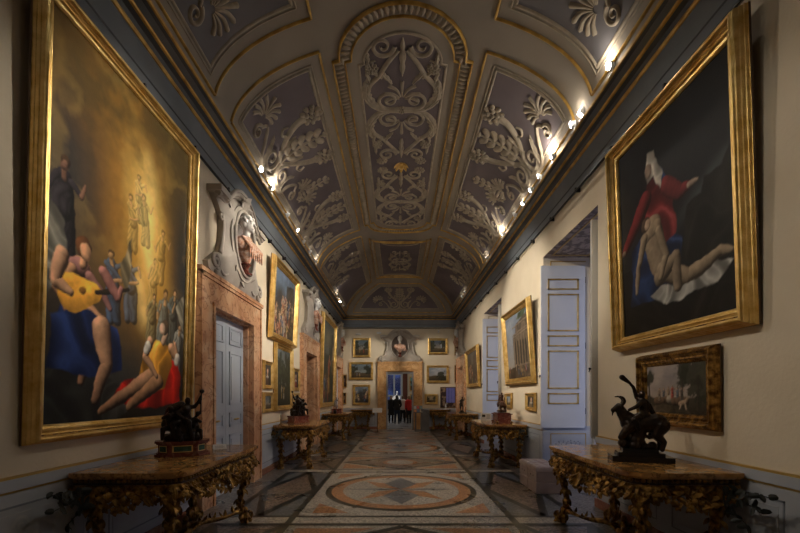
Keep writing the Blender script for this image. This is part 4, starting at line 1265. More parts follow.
def lament(p):
    w, h = p.w, p.h
    n = p.noise(1.3, 5)
    p.mix(np.ones_like(n), (.012,.013,.017)); p.mix(np.clip((n-.48)*4, 0, 1)*.6*(p.Y > .35*h), (.045,.05,.06))
    p.glow(.85*w, .56*h, .3*w, .04*h, (.10,.11,.12), .5, .7)
    p.poly([(.62*w,.28*h),(.66*w,.50*h),(.78*w,.52*h),(.80*w,.58*h),(.92*w,.57*h),(w,.66*h),(w,.2*h)], (.028,.025,.02), fold=2)
    p.poly([(0,0),(0,.2*h),(.5*w,.26*h),(w,.22*h),(w,0)], (.018,.014,.011), fold=1)
    # blue mantle, red dress
    p.poly([(.10*w,.16*h),(.12*w,.44*h),(.30*w,.52*h),(.50*w,.46*h),(.62*w,.38*h),(.60*w,.20*h),(.45*w,.14*h)], (.02,.05,.16), fold=7, dark=.35)
    p.poly([(.27*w,.46*h),(.30*w,.72*h),(.44*w,.74*h),(.56*w,.62*h),(.58*w,.42*h),(.40*w,.38*h)], (.28,.03,.035), fold=8, dark=.35)
    p.poly([(.40*w,.74*h),(.46*w,.76*h),(.60*w,.60*h),(.56*w,.58*h)], (.02,.06,.20), fold=7)
    p.chain([(.30*w,.66*h),(.14*w,.54*h),(.04*w,.46*h)], [.10,.08,.045], (.30,.035,.04)); p.cap((.04*w,.46*h),(.0,.44*h),.03,.02,(.5,.35,.25))
    p.chain([(.50*w,.66*h),(.62*w,.58*h),(.68*w,.58*h)], [.09,.07,.05], (.30,.035,.04)); p.chain([(.69*w,.58*h),(.75*w,.585*h)], [.035,.02], (.55,.40,.3))
    p.poly([(.30*w,.80*h),(.33*w,.88*h),(.40*w,.87*h),(.47*w,.72*h),(.43*w,.66*h),(.38*w,.74*h),(.32*w,.73*h)], (.55,.51,.44), fold=9, dark=.5)
    p.cap((.335*w,.80*h),(.34*w,.775*h),.06,.05,(.55,.40,.31))
    # pale figure leaning back across the lap, on a white sheet
    p.poly([(.30*w,.17*h),(.42*w,.20*h),(.62*w,.17*h),(.86*w,.21*h),(.97*w,.19*h),(.88*w,.13*h),(.66*w,.12*h),(.46*w,.10*h)], (.60,.58,.53), fold=12, dark=.25)
    b = (.55,.42,.28)
    p.chain([(.36*w,.50*h),(.38*w,.40*h),(.44*w,.27*h)], [.15,.15,.12], b); p.cap((.27*w,.47*h),(.40*w,.50*h),.07,.08,b)
    p.chain([(.44*w,.27*h),(.66*w,.20*h),(.90*w,.245*h),(.96*w,.235*h)], [.11,.08,.05,.03], b)
    p.chain([(.42*w,.25*h),(.56*w,.31*h),(.58*w,.17*h)], [.10,.075,.05], (.45,.34,.23))
    p.chain([(.27*w,.47*h),(.20*w,.34*h),(.17*w,.22*h)], [.055,.045,.03], b)
    p.chain([(.42*w,.47*h),(.48*w,.34*h),(.42*w,.24*h)], [.055,.045,.03], b)
    p.C = p.C*.62
    p.cap((.29*w,.545*h),(.28*w,.53*h),.075,.07,(.09,.055,.035)); p.cap((.31*w,.54*h),(.30*w,.525*h),.05,.05,(.5,.36,.25))
def hunt(p):
    w, h = p.w, p.h
    landscape(p, sky=(.27,.25,.25), warm=(.42,.33,.25), ground=(.055,.045,.03), fig=0, horizon=.38, big=[(.62,.85,.25),(.85,.72,.42),(.05,.7,.18)])
    for (x, y, c) in ((.32,.3,(.13,.15,.18)),(.40,.32,(.4,.3,.2)),(.47,.34,(.55,.10,.07)),(.55,.30,(.16,.2,.24)),(.62,.3,(.12,.1,.08)),(.24,.3,(.3,.24,.18))):
        p.chain([(x*w-.05,h*(y-.05)),(x*w+.06,h*(y-.04))],[.045,.04],(.16,.10,.06) if c[0]<.5 else (.40,.35,.28)); p.person(x*w, h*y-.02, h*.26, SK, c)
    p.chain([(.60*w,.20*h),(.68*w,.24*h),(.70*w,.29*h)],[.03,.025,.02],(.42,.30,.20)); p.chain([(.61*w,.18*h),(.58*w,.07*h)],[.012,.01],(.6,.48,.34)); p.chain([(.67*w,.22*h),(.69*w,.08*h)],[.012,.01],(.6,.48,.34))
    p.mix(np.clip((p.noise(9, 4)-.55)*8, 0, 1)*(p.X > .6*w)*.8, (.035,.03,.02))
    p.poly([(0,0),(0,.16*h),(.3*w,.2*h),(.5*w,.12*h),(w,.10*h),(w,0)], (.06,.045,.028), fold=2, dark=.5)
def frame_mesh(w, h, fw, dp, name_root, mt='gilt', style=0):
    """outer w x h centred in x from z=0; mitred carved profile"""
    m = M()
    if style == 0: pr = [(0,0),(0,dp*.14),(fw*.03,dp*.15),(fw*.04,dp*.33),(fw*.08,dp*.36),(fw*.09,dp*.56),(fw*.13,dp*.60),(fw*.15,dp*.82),(fw*.20,dp*.86),(fw*.24,dp*.97),(fw*.32,dp*1.0),(fw*.40,dp*.94),(fw*.46,dp*.74),(fw*.52,dp*.74),(fw*.60,dp*.60),(fw*.74,dp*.64),(fw*.80,dp*.48),(fw*.92,dp*.44),(fw,dp*.30),(fw,dp*.1)]
    else: pr = [(0,0),(0,dp*.8),(fw*.15,dp),(fw*.4,dp*.75),(fw*.75,dp*.5),(fw*.85,dp*.55),(fw,dp*.3),(fw,dp*.1)]
    rings = [[(-w/2+o,-y,o),(w/2-o,-y,o),(w/2-o,-y,h-o),(-w/2+o,-y,h-o)] for o, y in pr]
    for i in range(len(pr)-1):
        m.mi = 1 if i == 0 else (2 if pr[i][0] in (fw*.46,) else 0)
        for k in range(4):
            k2 = (k+1) % 4
            m.quad(rings[i][k], rings[i][k2], rings[i+1][k2], rings[i+1][k])
    m.mi = 1
    m.quad(*[(a, 0, c) for a, b, c in rings[0]][::-1])
    return m
def painting(wallf, pos, z0, w, h, label, group, fn, fw=.12, dp=.09, lean=0, res=50, seed=1, bg=(.03,.03,.03), gain=1.0, mt='gilt', cat='painting', off=.012, style=0):
    loc, rz = wallf(pos)
    out = Vector((math.sin(rz), -math.cos(rz), 0))
    r = empty('framed_painting', (loc[0]+out.x*off, loc[1]+out.y*off, z0), 0, label, cat, group)
    r.rotation_euler = (lean, 0, rz)
    m = frame_mesh(w, h, fw, dp, r, style=style)
    m.build('frame', [MT[mt], MT['brownrim'], MT['giltdark']], r)
    p = Pic(w-2*fw+.02, h-2*fw+.02, res, seed, bg)
    fn(p)
    p.canvas(r, -w/2+fw-.01, fw-.01, y=-dp*.22, gain=gain)
    return r
LWg = 'gilt framed paintings on the left wall'; RWg = 'gilt framed paintings on the right wall'; FWg = 'gilt framed paintings on the end wall'
def cy(a, b): return (a+b)/2
painting(LW, cy(2.87,5.12), 1.235, 2.25, 3.53, 'huge painting of golden light over a lute player and a figure on red cloth', LWg, glory, fw=.145, dp=.115, lean=R(1.5), res=95, seed=11, gain=1.2)
painting(LW, cy(8.28,10.35), 2.83, 2.07, 1.78, 'crowded figure painting hung high between the two marble doorways', LWg, lambda p: crowd(p, n=30, hh=.30, sky=(.16,.21,.28), skyline=.55), fw=.17, dp=.12, lean=R(3), res=50, seed=5)
painting(LW, cy(8.72,10.12), 1.25, 1.42, 1.56, 'dark woodland painting hung directly under the crowded figure painting', LWg, lambda p: landscape(p, (.10,.12,.13), (.14,.13,.09), (.04,.04,.025), fig=2, big=[(.2,.6,.34),(.8,.6,.36)]), fw=.13, res=50, seed=6)
painting(LW, cy(7.98,8.62), 1.74, .60, .60, 'small square dark portrait left of the woodland painting, upper of two', LWg, portrait, fw=.09, dp=.06, res=50, seed=7)
painting(LW, cy(7.98,8.62), 1.25, .60, .43, 'small dark landscape left of the woodland painting, lower of two', LWg, lambda p: landscape(p, (.10,.12,.13), fig=1), fw=.08, dp=.06, res=50, seed=8)
painting(LW, cy(10.25,10.95), 1.74, .66, .60, 'small dark portrait right of the woodland painting, upper of two', LWg, lambda p: portrait(p, (.3,.08,.05)), fw=.09, dp=.06, res=45, seed=9)
painting(LW, cy(10.25,10.95), 1.25, .66, .43, 'small greenish landscape right of the woodland painting, lower of two', LWg, lambda p: landscape(p, (.14,.17,.14), fig=1), fw=.08, dp=.06, res=45, seed=10)
def tallsaint(p):
    crowd(p, n=5, hh=.35, bg=(.05,.06,.05), sky=(.13,.15,.14)); p.person(p.w*.62, p.h*.12, p.h*.5, SK, (.5,.16,.08), (.55,.35,.12)); p.glow(p.w*.5, p.h*.8, p.w*.3, p.h*.12, (.3,.28,.2), 0, .8)
painting(LW, cy(13.65,16.6), 1.18, 2.85, 3.38, 'very large altarpiece-like painting beyond the open dark doorway', LWg, tallsaint, fw=.18, dp=.13, lean=R(1.5), res=30, seed=12)
painting(RW, cy(3.14,5.14), 2.17, 2.0, 2.57, 'large dark painting of a red and blue robed woman over a pale reclining body', RWg, lament, fw=.17, dp=.14, lean=R(2), res=90, seed=13)
painting(RW, cy(3.52,4.68), 1.28, 1.16, .79, 'small painting of riders and a pale hound, under the large dark painting', RWg, hunt, fw=.14, dp=.09, lean=R(1), res=100, seed=14, mt='giltdark')
painting(RW, cy(8.2,10.3), 1.86, 2.10, 1.84, 'painting of a ruined colonnaded building in a wide gilt frame, tilted forward', RWg, ruins, fw=.17, dp=.11, lean=R(4), res=50, seed=15)
painting(RW, cy(8.22,8.86), 1.27, .62, .40, 'tiny gilt framed picture under the ruined building, nearer the open shutter', RWg, lambda p: portrait(p, (.2,.15,.08)), fw=.09, dp=.06, res=50, seed=16)
painting(RW, cy(9.95,10.55), 1.28, .60, .40, 'tiny gilt framed picture under the ruined building, behind the bronze animal', RWg, lambda p: landscape(p, fig=1), fw=.09, dp=.06, res=40, seed=17)
painting(RW, cy(13.7,16.1), 1.92, 2.4, 1.5, 'brown painting between the second window and the far marble doorway', RWg, lambda p: crowd(p, bg=(.09,.065,.045), sky=(.13,.11,.09), n=8, hh=.4), fw=.16, dp=.11, lean=R(3), res=26, seed=18)
def fx(px): return (px-398)*.04848-.07
def fz(py): return 1.6+(396-py)*.04848
def farp(px0, px1, py0, py1, label, fn, seed, **k):
    painting(FW, (fx(px0)+fx(px1))/2, fz(py1), fx(px1)-fx(px0), fz(py0)-fz(py1), label, FWg, fn, fw=min(.11, .22*(fx(px1)-fx(px0))), dp=.07, res=34, seed=seed, **k)
farp(353,370.4,338,357.5, 'upright dark painting, topmost of three left of the end doorway', lambda p: landscape(p, (.10,.13,.15), fig=2), 21)
farp(349.2,373.2,362,380, 'wide dark landscape, middle of three left of the end doorway', lambda p: landscape(p, (.14,.18,.2), (.16,.13,.09), fig=2), 22)
farp(353,370.4,384.6,405, 'upright group of pale children, lowest of three left of the end doorway', lambda p: crowd(p, n=4, hh=.5), 23)
farp(428,447.6,338.3,354.6, 'dark landscape with waterfall, topmost right of the end doorway', lambda p: (landscape(p, (.08,.10,.13), fig=0), p.cap((p.w*.72,p.h*.4),(p.w*.72,p.h*.65),.03,.02,(.5,.52,.55))), 24)
farp(426.6,448.6,365.4,383, 'wide landscape with bright sky, middle right of the end doorway', lambda p: landscape(p, (.25,.28,.32), (.3,.28,.25), fig=0, big=[(.7,.35,.3)]), 25)
farp(424.5,437.8,394,404.4, 'small golden brown oval landscape beside the end doorway', lambda p: landscape(p, (.25,.2,.12), (.3,.22,.12), fig=0), 26)
def bluepic(p):
    w, h = p.w, p.h
    p.mix(np.ones_like(p.X), (.05,.03,.025)); p.mix(((p.X > .38*w)&(p.X < .97*w)&(p.Y > .24*h)&(p.Y < .97*h))*1., (.16,.17,.50))
    for x in (.55, .75): p.mix((abs(p.X-x*w) < .012)*(p.Y > .24*h)*1., (.10,.11,.36))
    p.mix(np.clip((p.noise(6,3)-.5)*6,0,1)*((p.X<.36*w)|(p.Y<.22*h)), (.30,.2,.13))
painting(FW, (fx(440.2)+fx(455.8))/2, fz(407.8), fx(455.8)-fx(440.2), fz(387)-fz(407.8), 'thin-framed picture with a violet blue door, right of the small oval landscape', FWg, bluepic, fw=.03, dp=.03, res=60, seed=27, mt='brownrim')
farp(342.8,346.9,374.5,387.5, 'narrow gilt framed picture in the left corner of the end wall, upper one', lambda p: portrait(p), 28, lean=R(4), style=1)
farp(342.8,346.4,392.5,403.8, 'narrow gilt framed picture in the left corner of the end wall, lower one', lambda p: portrait(p), 29, lean=R(4), style=1)
farp(454.4,457.9,336,355.6, 'narrow tall gilt picture in the right corner of the end wall, topmost', lambda p: portrait(p), 30, style=1)
farp(454.4,457.6,365,383, 'narrow gilt picture in the right corner of the end wall, middle', lambda p: portrait(p), 31, style=1)
# ------------------------------------------------------------------ carved gilt console tables
def make_console(L=1.92, D=.92, H=.965, demi=False):
    r = empty('console_table')
    c = .17 if not demi else .3
    def plan(o):
        a, b = L/2-o, D-o
        q = [(-a,0),(-a,-(b-c)),(-a+c*.15,-(b-c*.45)),(-a+c*.5,-(b-c*.1)),(-a+c,-b),(a-c,-b),(a-c*.5,-(b-c*.1)),(a-c*.15,-(b-c*.45)),(a,-(b-c)),(a,0)]
        return q
    m = M()
    for o, z0, z1 in ((0,H-.032,H),(.012,H-.045,H-.032),(.03,H-.058,H-.045)): m.prism_z(plan(o)[::1], z0, z1)
    m.build('table_top', MT['top'], r)
    m = M(); m.prism_z(plan(.05), H-.13, H-.058)
    m.build('frieze', MT['darkwood'], r)
    rnd = random.Random(5)
    zf = H-.12
    ap = M()
    pl = plan(.04)
    # walk the front and both sides
    segs = [(pl[i], pl[i+1]) for i in range(0, len(pl)-1)]
    tot = sum(math.hypot(b[0]-a[0], b[1]-a[1]) for a, b in segs)
    def at(d):
        for a, b in segs:
            l = math.hypot(b[0]-a[0], b[1]-a[1])
            if d <= l:
                t = d/l; n = Vector((-(b[1]-a[1]), (b[0]-a[0]), 0)).normalized()
                p = Vector((a[0]+(b[0]-a[0])*t, a[1]+(b[1]-a[1])*t, 0))
                if n.dot(p-Vector((0,-D/2,0))) < 0: n = -n
                return p, n, Vector((b[0]-a[0], b[1]-a[1], 0)).normalized()
            d -= l
        return at(tot-1e-4)
    # carved backing under the frieze
    nb = int(tot/.05)
    for i in range(nb):
        d0, d1 = i*tot/nb, (i+1)*tot/nb; p, n, t = at((d0+d1)/2); dp_ = .07+.08*math.sin(PI*min(1, max(0, (d0-D)/(tot-2*D))))
        a_ = p-t*(tot/nb*.55)-n*.03; b_ = p+t*(tot/nb*.55)-n*.03; c_ = b_+n*.035; e_ = a_+n*.035
        ap.add([(q.x,q.y,z) for z in (zf-dp_, zf+.01) for q in (a_,b_,c_,e_)], [(0,3,2,1),(4,5,6,7),(0,1,5,4),(1,2,6,5),(2,3,7,6),(3,0,4,7)])
    # gadroon lip under the slab
    k = int(tot/.045)
    for i in range(k):
        p, n, t = at((i+.5)*tot/k); ap.ell((p.x, p.y, H-.075), (.02,.02,.017), 6, 4)
    # carved apron : swags of leaves whose depth swells to the middle of each side
    side = D-c; corner = [side, tot-side]; front0, front1 = side+c*1.3, tot-side-c*1.3
    def depth(d):
        if d < side: u = d/side
        elif d > tot-side: u = (tot-d)/side
        else:
            u = (d-front0)/(front1-front0); u = max(0, min(1, u))
            return .10+.14*math.sin(PI*u)**2+.05*abs(math.sin(3*PI*u))
        return .10+.12*math.sin(PI*u)**2
    n1 = int(tot/.026)
    for i in range(n1):
        d = (i+.5)*tot/n1; p, n, t = at(d); dep = depth(d)
        for row in range(4):
            z = zf - dep*(row/4.2) + rnd.uniform(-.01,.01)
            if rnd.random() < .3 and row > 0: continue
            sgn = rnd.choice((-1,1))
            dr = Vector((t.x*sgn*rnd.uniform(.2,1.1), t.y*sgn*rnd.uniform(.2,1.1), -rnd.uniform(.3,1.1)))
            q = p + n*(.0+.012*row)
            ap.leaf((q.x, q.y, z), dr, n, rnd.uniform(.055,.09), rnd.uniform(.045,.07), rnd.uniform(-.1,.35), 2, .42, 6)
    # s-scrolls and shell in front centre
    def scroll(cx, cyy, cz, ax, rr, s, turns=1.4, w=.016):
        pts = []
        for i in range(20):
            t_ = i/19; a = PI*.5+2*PI*turns*t_; q = rr*(1-.8*t_)
            pts.append((cx+ax.x*s*q*math.cos(a), cyy+ax.y*s*q*math.cos(a), cz+q*math.sin(a)))
        ap.tube(pts, taper(20, w, w*.5), 6)
    for f in (.3,.42,.58,.70):
        d = front0+(front1-front0)*f; p, n, t = at(d); p = p+n*.03
        scroll(p.x, p.y, zf-.08, t, .055, 1 if f > .5 else -1)
    for i in range(7):
        a = -PI*.85+PI*.7*i/6
        ap.leaf((0,-D+.01,zf-.07), (math.cos(a), -.15, math.sin(a)), (0,-1,0), .17, .05, .5, 1, .4, 6)
    for s in (-1,1):
        for i in range(5):
            a = -PI*.8+PI*.6*i/4
            ap.leaf((s*(L/2-.035), -D*.42, zf-.06), (s*.1, math.cos(a), math.sin(a)), (s,0,0), .14, .045, .4, 1, .4, 6)
    ap.build('carved_apron', MT['giltdark'], r, smooth=True, auto=50)
    # legs
    lx, ly = L/2-.17, D-.19
    legs = [(-lx,-ly,1),(lx,-ly,1),(-lx,-.12,0),(lx,-.12,0)] if not demi else [(-lx+.1,-ly,1),(lx-.1,-ly,1)]
    for (x, y, fr) in legs:
        m = M(); sx = 1 if x > 0 else -1; sy = -1 if fr else 0
        o = Vector((sx*.7, sy*.7, 0))
        prof = [(.84,.055,.055),(.76,.075,.06),(.66,.07,.05),(.54,.035,.035),(.42,.0,.03),(.30,-.02,.028),(.2,-.01,.034),(.11,.03,.038),(.05,.055,.045),(.0,.05,.04)]
        pts = []; rr = []
        for z, of, rd in prof: pts.append((x+o.x*of, y+o.y*of, z)); rr.append(rd)
        m.tube(pts, [q*1.3 for q in rr], 8)
        for z, of, rd in prof[:-1]:
            for q in range(6):
                a = 2*PI*q/6+z*9
                nn = Vector((math.cos(a), math.sin(a), 0))
                b = Vector((x+o.x*of, y+o.y*of, z))+nn*rd*1.05
                m.leaf(b, (nn.x*.3+rnd.uniform(-.3,.3), nn.y*.3+rnd.uniform(-.3,.3), -1), nn, .085, .06, .15, 2, .42, 6)
        # volutes at knee and foot
        ax = Vector((sx*.7, (sy or -.4)*.7, 0)).normalized()
        for (cz, cr, of, w) in ((.77,.06,.12,.022), (.55,.035,.08,.014), (.075,.05,.09,.02)):
            q = []
            for i in range(18):
                t_ = i/17; a = PI*.5-2*PI*1.3*t_; k_ = cr*(1-.75*t_)
                q.append((x+ax.x*(of+k_*math.cos(a)), y+ax.y*(of+k_*math.cos(a)), cz+k_*math.sin(a)))
            m.tube(q, taper(18, w, w*.5), 6)
        m.build('leg', MT['giltdark'], r, smooth=True, auto=50)
    m = M()
    yc = -D*.48
    for (x, y, fr) in legs:
        pts = path([(x, y), (x*.72, y+(yc-y)*.15), (x*.45, y+(yc-y)*.75), (x*.15, yc)], 6)
        k = len(pts)
        pp = [(p[0], p[1], .12+.05*math.sin(PI*1.0*i/(k-1))+.02*math.sin(3*PI*i/(k-1))) for i, p in enumerate(pts)]
        m.tube(pp, [.026+.008*math.sin(4*PI*i/k) for i in range(k)], 8)
        for i in range(2, k-1, 3):
            for s in (-1,1): m.leaf(pp[i], (rnd.uniform(-1,1), rnd.uniform(-1,1), .5), (0,0,1), .10, .045, .6, 2, .35, 6)
    m.ell((0,yc,.15), (.09,.07,.06)); m.ell((0,yc,.22), (.05,.05,.06)); m.ell((0,yc,.29), (.03,.03,.04))
    for i in range(10):
        a = 2*PI*i/10; m.leaf((.04*math.cos(a), yc+.04*math.sin(a), .19), (math.cos(a), math.sin(a), .6), (0,0,1), .12, .06, -.5, 2, .35, 6)
    m.build('stretcher', MT['giltdark'], r, smooth=True, auto=50)
    return r
def leaf_spray(parent, x, y, s=1):
    m = M(); rnd = random.Random(2)
    for (dx, dz, n) in ((-.42,.06,5), (-.36,-.06,5), (-.24,-.20,4)):
        b = Vector((x, y, .80)); e = Vector((x+s*dx*-1, y-.0, .80+dz))
        pts = path([tuple(b), tuple(b+(e-b)*.5+Vector((0,-.03,.03))), tuple(e)], 5) if False else [tuple(b+(e-b)*t+Vector((0,-.05*math.sin(PI*t),.03*math.sin(PI*t)))) for t in [i/8 for i in range(9)]]
        m.tube(pts, .004, 5)
        for i in range(2, 9):
            p = Vector(pts[i])
            for q in range(2):
                d = Vector((rnd.uniform(-1,1), rnd.uniform(-.5,.5), rnd.uniform(-1,.6)))
                m.leaf(p, d, (0,-1,0), .07, .055, .3, 1, .12, 5)
    return m.build('leaf_spray', MT['leafdark'], parent)
ct0 = make_console()
leaf_spray(ct0, .90, -.14, 1); leaf_spray(ct0, -.90, -.14, -1)
cd0 = make_console(1.12, .6, .96, demi=True)
TG = 'carved gilt console tables along the walls'
def place_wall(o, wf, pos, z=0, off=0, extra=0):
    loc, rz = wf(pos); out = Vector((math.sin(rz), -math.cos(rz), 0))
    o.location = (loc[0]+out.x*off, loc[1]+out.y*off, z); o.rotation_euler = (0,0,rz+extra); return o
for i, (wf, y, lab) in enumerate([(LW, 4.20, 'carved gilt console with brown marble top nearest on the left, under the golden painting'),
      (LW, 9.50, 'carved gilt console under the crowded figure painting, holding a dark bronze group'),
      (LW, 15.0, 'carved gilt console on the left beyond the open doorway, holding a silvery figure'),
      (RW, 4.20, 'carved gilt console with orange-brown marble top nearest on the right, holding a goat bronze'),
      (RW, 9.65, 'carved gilt console on the right holding a red chest and bronze animal'),
      (RW, 15.0, 'carved gilt console on the right holding a small standing bronze figure')]):
    t = ct0 if i == 0 else dup(ct0)
    place_wall(t, wf, y, off=.062); tag(t, lab, 'console table', TG)
for i, (x, lab) in enumerate([(-1.78, 'small dark gilt console against the end wall, left of the doorway'), (1.90, 'small dark gilt console against the end wall, right of the doorway')]):
    t = cd0 if i == 0 else dup(cd0)
    place_wall(t, FW, x, off=.062); tag(t, lab, 'console table', 'small consoles on the end wall')
TT = .966

# ------------------------------------------------------------------ figures
def figure(m, hip, chest, head, arms, legs, k=1.0, skirt=None):
    """organic figure from tapered capsules; k = head height"""
    hip, chest, head = Vector(hip), Vector(chest), Vector(head)
    up = (chest-hip).normalized()
    m.cap(hip, hip+(chest-hip)*.5, .62*k, .52*k); m.cap(hip+(chest-hip)*.5, chest, .52*k, .66*k)
    m.cap(chest+up*.4*k, head-(head-chest).normalized()*.35*k, .24*k, .22*k)
    m.ell(head, (.36*k,.40*k,.48*k))
    for a in arms:
        m.chain([chest+up*.25*k+(Vector(a[0])-chest)*.25, *[Vector(q) for q in a]], [.30*k,.27*k,.21*k,.14*k][:len(a)+1])
    for l in legs:
        m.chain([hip+(Vector(l[0])-hip)*.1, *[Vector(q) for q in l]], [.44*k,.36*k,.22*k,.16*k][:len(l)+1])
# bronze 1 : group on a mound, arm raised, on a shaped marble plinth
def bronze_group(label, wf, pos, off, sc, seed, group=None, plinth='hex', mt='bronze', z=TT, name='bronze_sculpture', extra=0, mirror=1):
    r = empty(name, label=label, cat='sculpture', group=group)
    rnd = random.Random(seed)
    m = M()
    b = .17
    m.ell((0,0,b+.03), (.21,.13,.07)); m.cap((0,.02,b+.05),(.02,.02,b+.30),.13,.07)
    for k in range(46):
        a = rnd.uniform(0, 2*PI); q = rnd.uniform(.05,.19); hh = rnd.uniform(.0,.20)
        q *= 1-hh*1.6
        m.ell((q*math.cos(a)*1.1, q*math.sin(a)*.7, b+.02+hh), (rnd.uniform(.02,.055), rnd.uniform(.02,.05), rnd.uniform(.02,.06)), 8, 6)
    s = mirror
    figure(m, (s*.0,-.02,b+.23), (s*.03,-.03,b+.35), (s*.05,-.04,b+.45), [[(s*.12,-.04,b+.38),(s*.16,-.05,b+.44),(s*.18,-.05,b+.50)], [(s*-.06,-.08,b+.31),(s*.0,-.13,b+.26)]], [[(s*.06,-.12,b+.21),(s*.08,-.12,b+.06)], [(s*-.09,-.10,b+.20),(s*-.10,-.11,b+.05)]], .088)
    figure(m, (s*-.12,-.01,b+.15), (s*-.13,-.02,b+.27), (s*-.12,-.05,b+.36), [[(s*-.19,-.07,b+.26),(s*-.13,-.11,b+.30)], [(s*-.06,-.06,b+.28),(s*-.01,-.08,b+.33)]], [[(s*-.19,-.10,b+.14),(s*-.20,-.10,b+.03)], [(s*-.04,-.12,b+.12),(s*-.05,-.12,b+.02)]], .08)
    figure(m, (s*.13,.0,b+.12), (s*.12,-.02,b+.22), (s*.15,-.05,b+.30), [[(s*.18,-.07,b+.21),(s*.13,-.11,b+.25)], [(s*.06,-.07,b+.20),(s*.03,-.10,b+.22)]], [[(s*.18,-.1,b+.11),(s*.19,-.10,b+.02)], [(s*.09,-.12,b+.10),(s*.10,-.12,b+.01)]], .068)
    m.chain([(s*.18,-.05,b+.30),(s*.19,-.05,b+.55)], [.010,.009]); m.ell((s*.195,-.05,b+.56),(.03,.02,.025))
    m.chain([(s*-.02,.03,b+.40),(s*-.10,.04,b+.34),(s*-.16,.05,b+.18)], [.05,.07,.06])
    o = m.build('figure_group', MT[mt], r); remesh(o, .0085)
    m = M()
    if plinth == 'hex':
        def hx(k, y=1): return [(-.26*k,.13*k),(-.26*k,-.02*k),(-.15*k,-.15*k),(.15*k,-.15*k),(.26*k,-.02*k),(.26*k,.13*k)]
        m.mi = 0
        for k, z0, z1 in ((1.08,0,.025),(1.0,.025,.04),(.93,.04,.13),(1.0,.13,.145),(1.06,.145,.17)): m.prism_z(hx(k), z0, z1)
        m.mi = 1
        pts = hx(.935)
        for a, c in ((1,2),(2,3),(3,4)):
            A, B = pts[a], pts[c]; d = Vector((B[0]-A[0], B[1]-A[1], 0)); n = Vector((d.y, -d.x, 0)).normalized()
            if n.y > 0: n = -n
            P0 = Vector((A[0],A[1],0))+d*.14+n*.001; P1 = Vector((A[0],A[1],0))+d*.86+n*.001
            Z = lambda p, z: (p.x, p.y, z)
            m.mi = 2; m.quad(Z(P0,.048), Z(P1,.048), Z(P1,.122), Z(P0,.122))
            P0 += d*.05+n*.001; P1 += -d*.05+n*.001
            m.mi = 1; m.quad(Z(P0,.056), Z(P1,.056), Z(P1,.114), Z(P0,.114))
    else:
        m.mi = 0
        for k, z0, z1 in ((1.1,0,.03),(1.0,.03,.14),(1.08,.14,.17)): m.box(-.2*k,.2*k,-.14*k,.12*k,z0,z1)
    m.build('plinth', [MT['redmarble'], MT['green'], MT['gilt']], r)
    place_wall(r, wf, pos, z, off, extra); r.scale = (sc, sc, sc)
    return r
bronze_group('dark bronze figure group with raised arm on red and green marble plinth, nearest left', LW, 4.25, .45, .94, 4, mirror=1, extra=R(-62))
bronze_group('dark bronze figure group on brown base under the crowded figure painting', LW, 9.35, .40, 1.0, 9, plinth='box', mirror=-1, extra=R(-40))
# silvery standing pair on red box
def standing(label, wf, pos, off, mt, basemt, h, base, arms=1, seed=1, z=TT, extra=0):
    r = empty('statuette', label=label, cat='sculpture')
    m = M(); k = h/7.2; b = base
    figure(m, (0,0,b+h*.52), (.01,0,b+h*.76), (.02,0,b+h*.93), [[(.12*h*1.3,-.0,b+h*.72),(.2*h,-.05,b+h*(.72+.2*arms))], [(-.15*h,-.05,b+h*.68),(-.06*h,-.12*h,b+h*.58)]], [[(.07*h,-.04*h,b+h*.28),(.05*h,.02*h,b)], [(-.07*h,-.02*h,b+h*.28),(-.09*h,.05*h,b)]], k)
    m.chain([(-.05*h,.03*h,b+h*.7),(-.12*h,.06*h,b+h*.45),(-.13*h,.05*h,b+h*.15)], [.05*h,.06*h,.03*h])
    o = m.build('figure', MT[mt], r); remesh(o, max(.006, h*.018))
    m = M()
    if base > .1: m.box(-.17,.17,-.13,.13,.02,base-.02); m.box(-.19,.19,-.15,.15,0,.025); m.box(-.18,.18,-.14,.14,base-.02,base+.002)
    else: m.lathe([(.13,0),(.13,.02),(.10,.03),(.08,base*.7),(.05,base+.004)], 20)
    m.build('plinth', MT[basemt], r)
    place_wall(r, wf, pos, z, off, extra); return r
standing('silvery standing figure on a dark red box, on the left console beyond the open doorway', LW, 14.75, .45, 'silver', 'redmarble', .42, .16, extra=R(-70))
standing('small dark bronze figure with raised arm on a domed base, far right console', RW, 15.0, .48, 'bronze', 'bronze', .52, .09, extra=R(80))
standing('small white statuette on the end wall console beside the corner', FW, 2.22, .30, 'white', 'white', .30, .03)
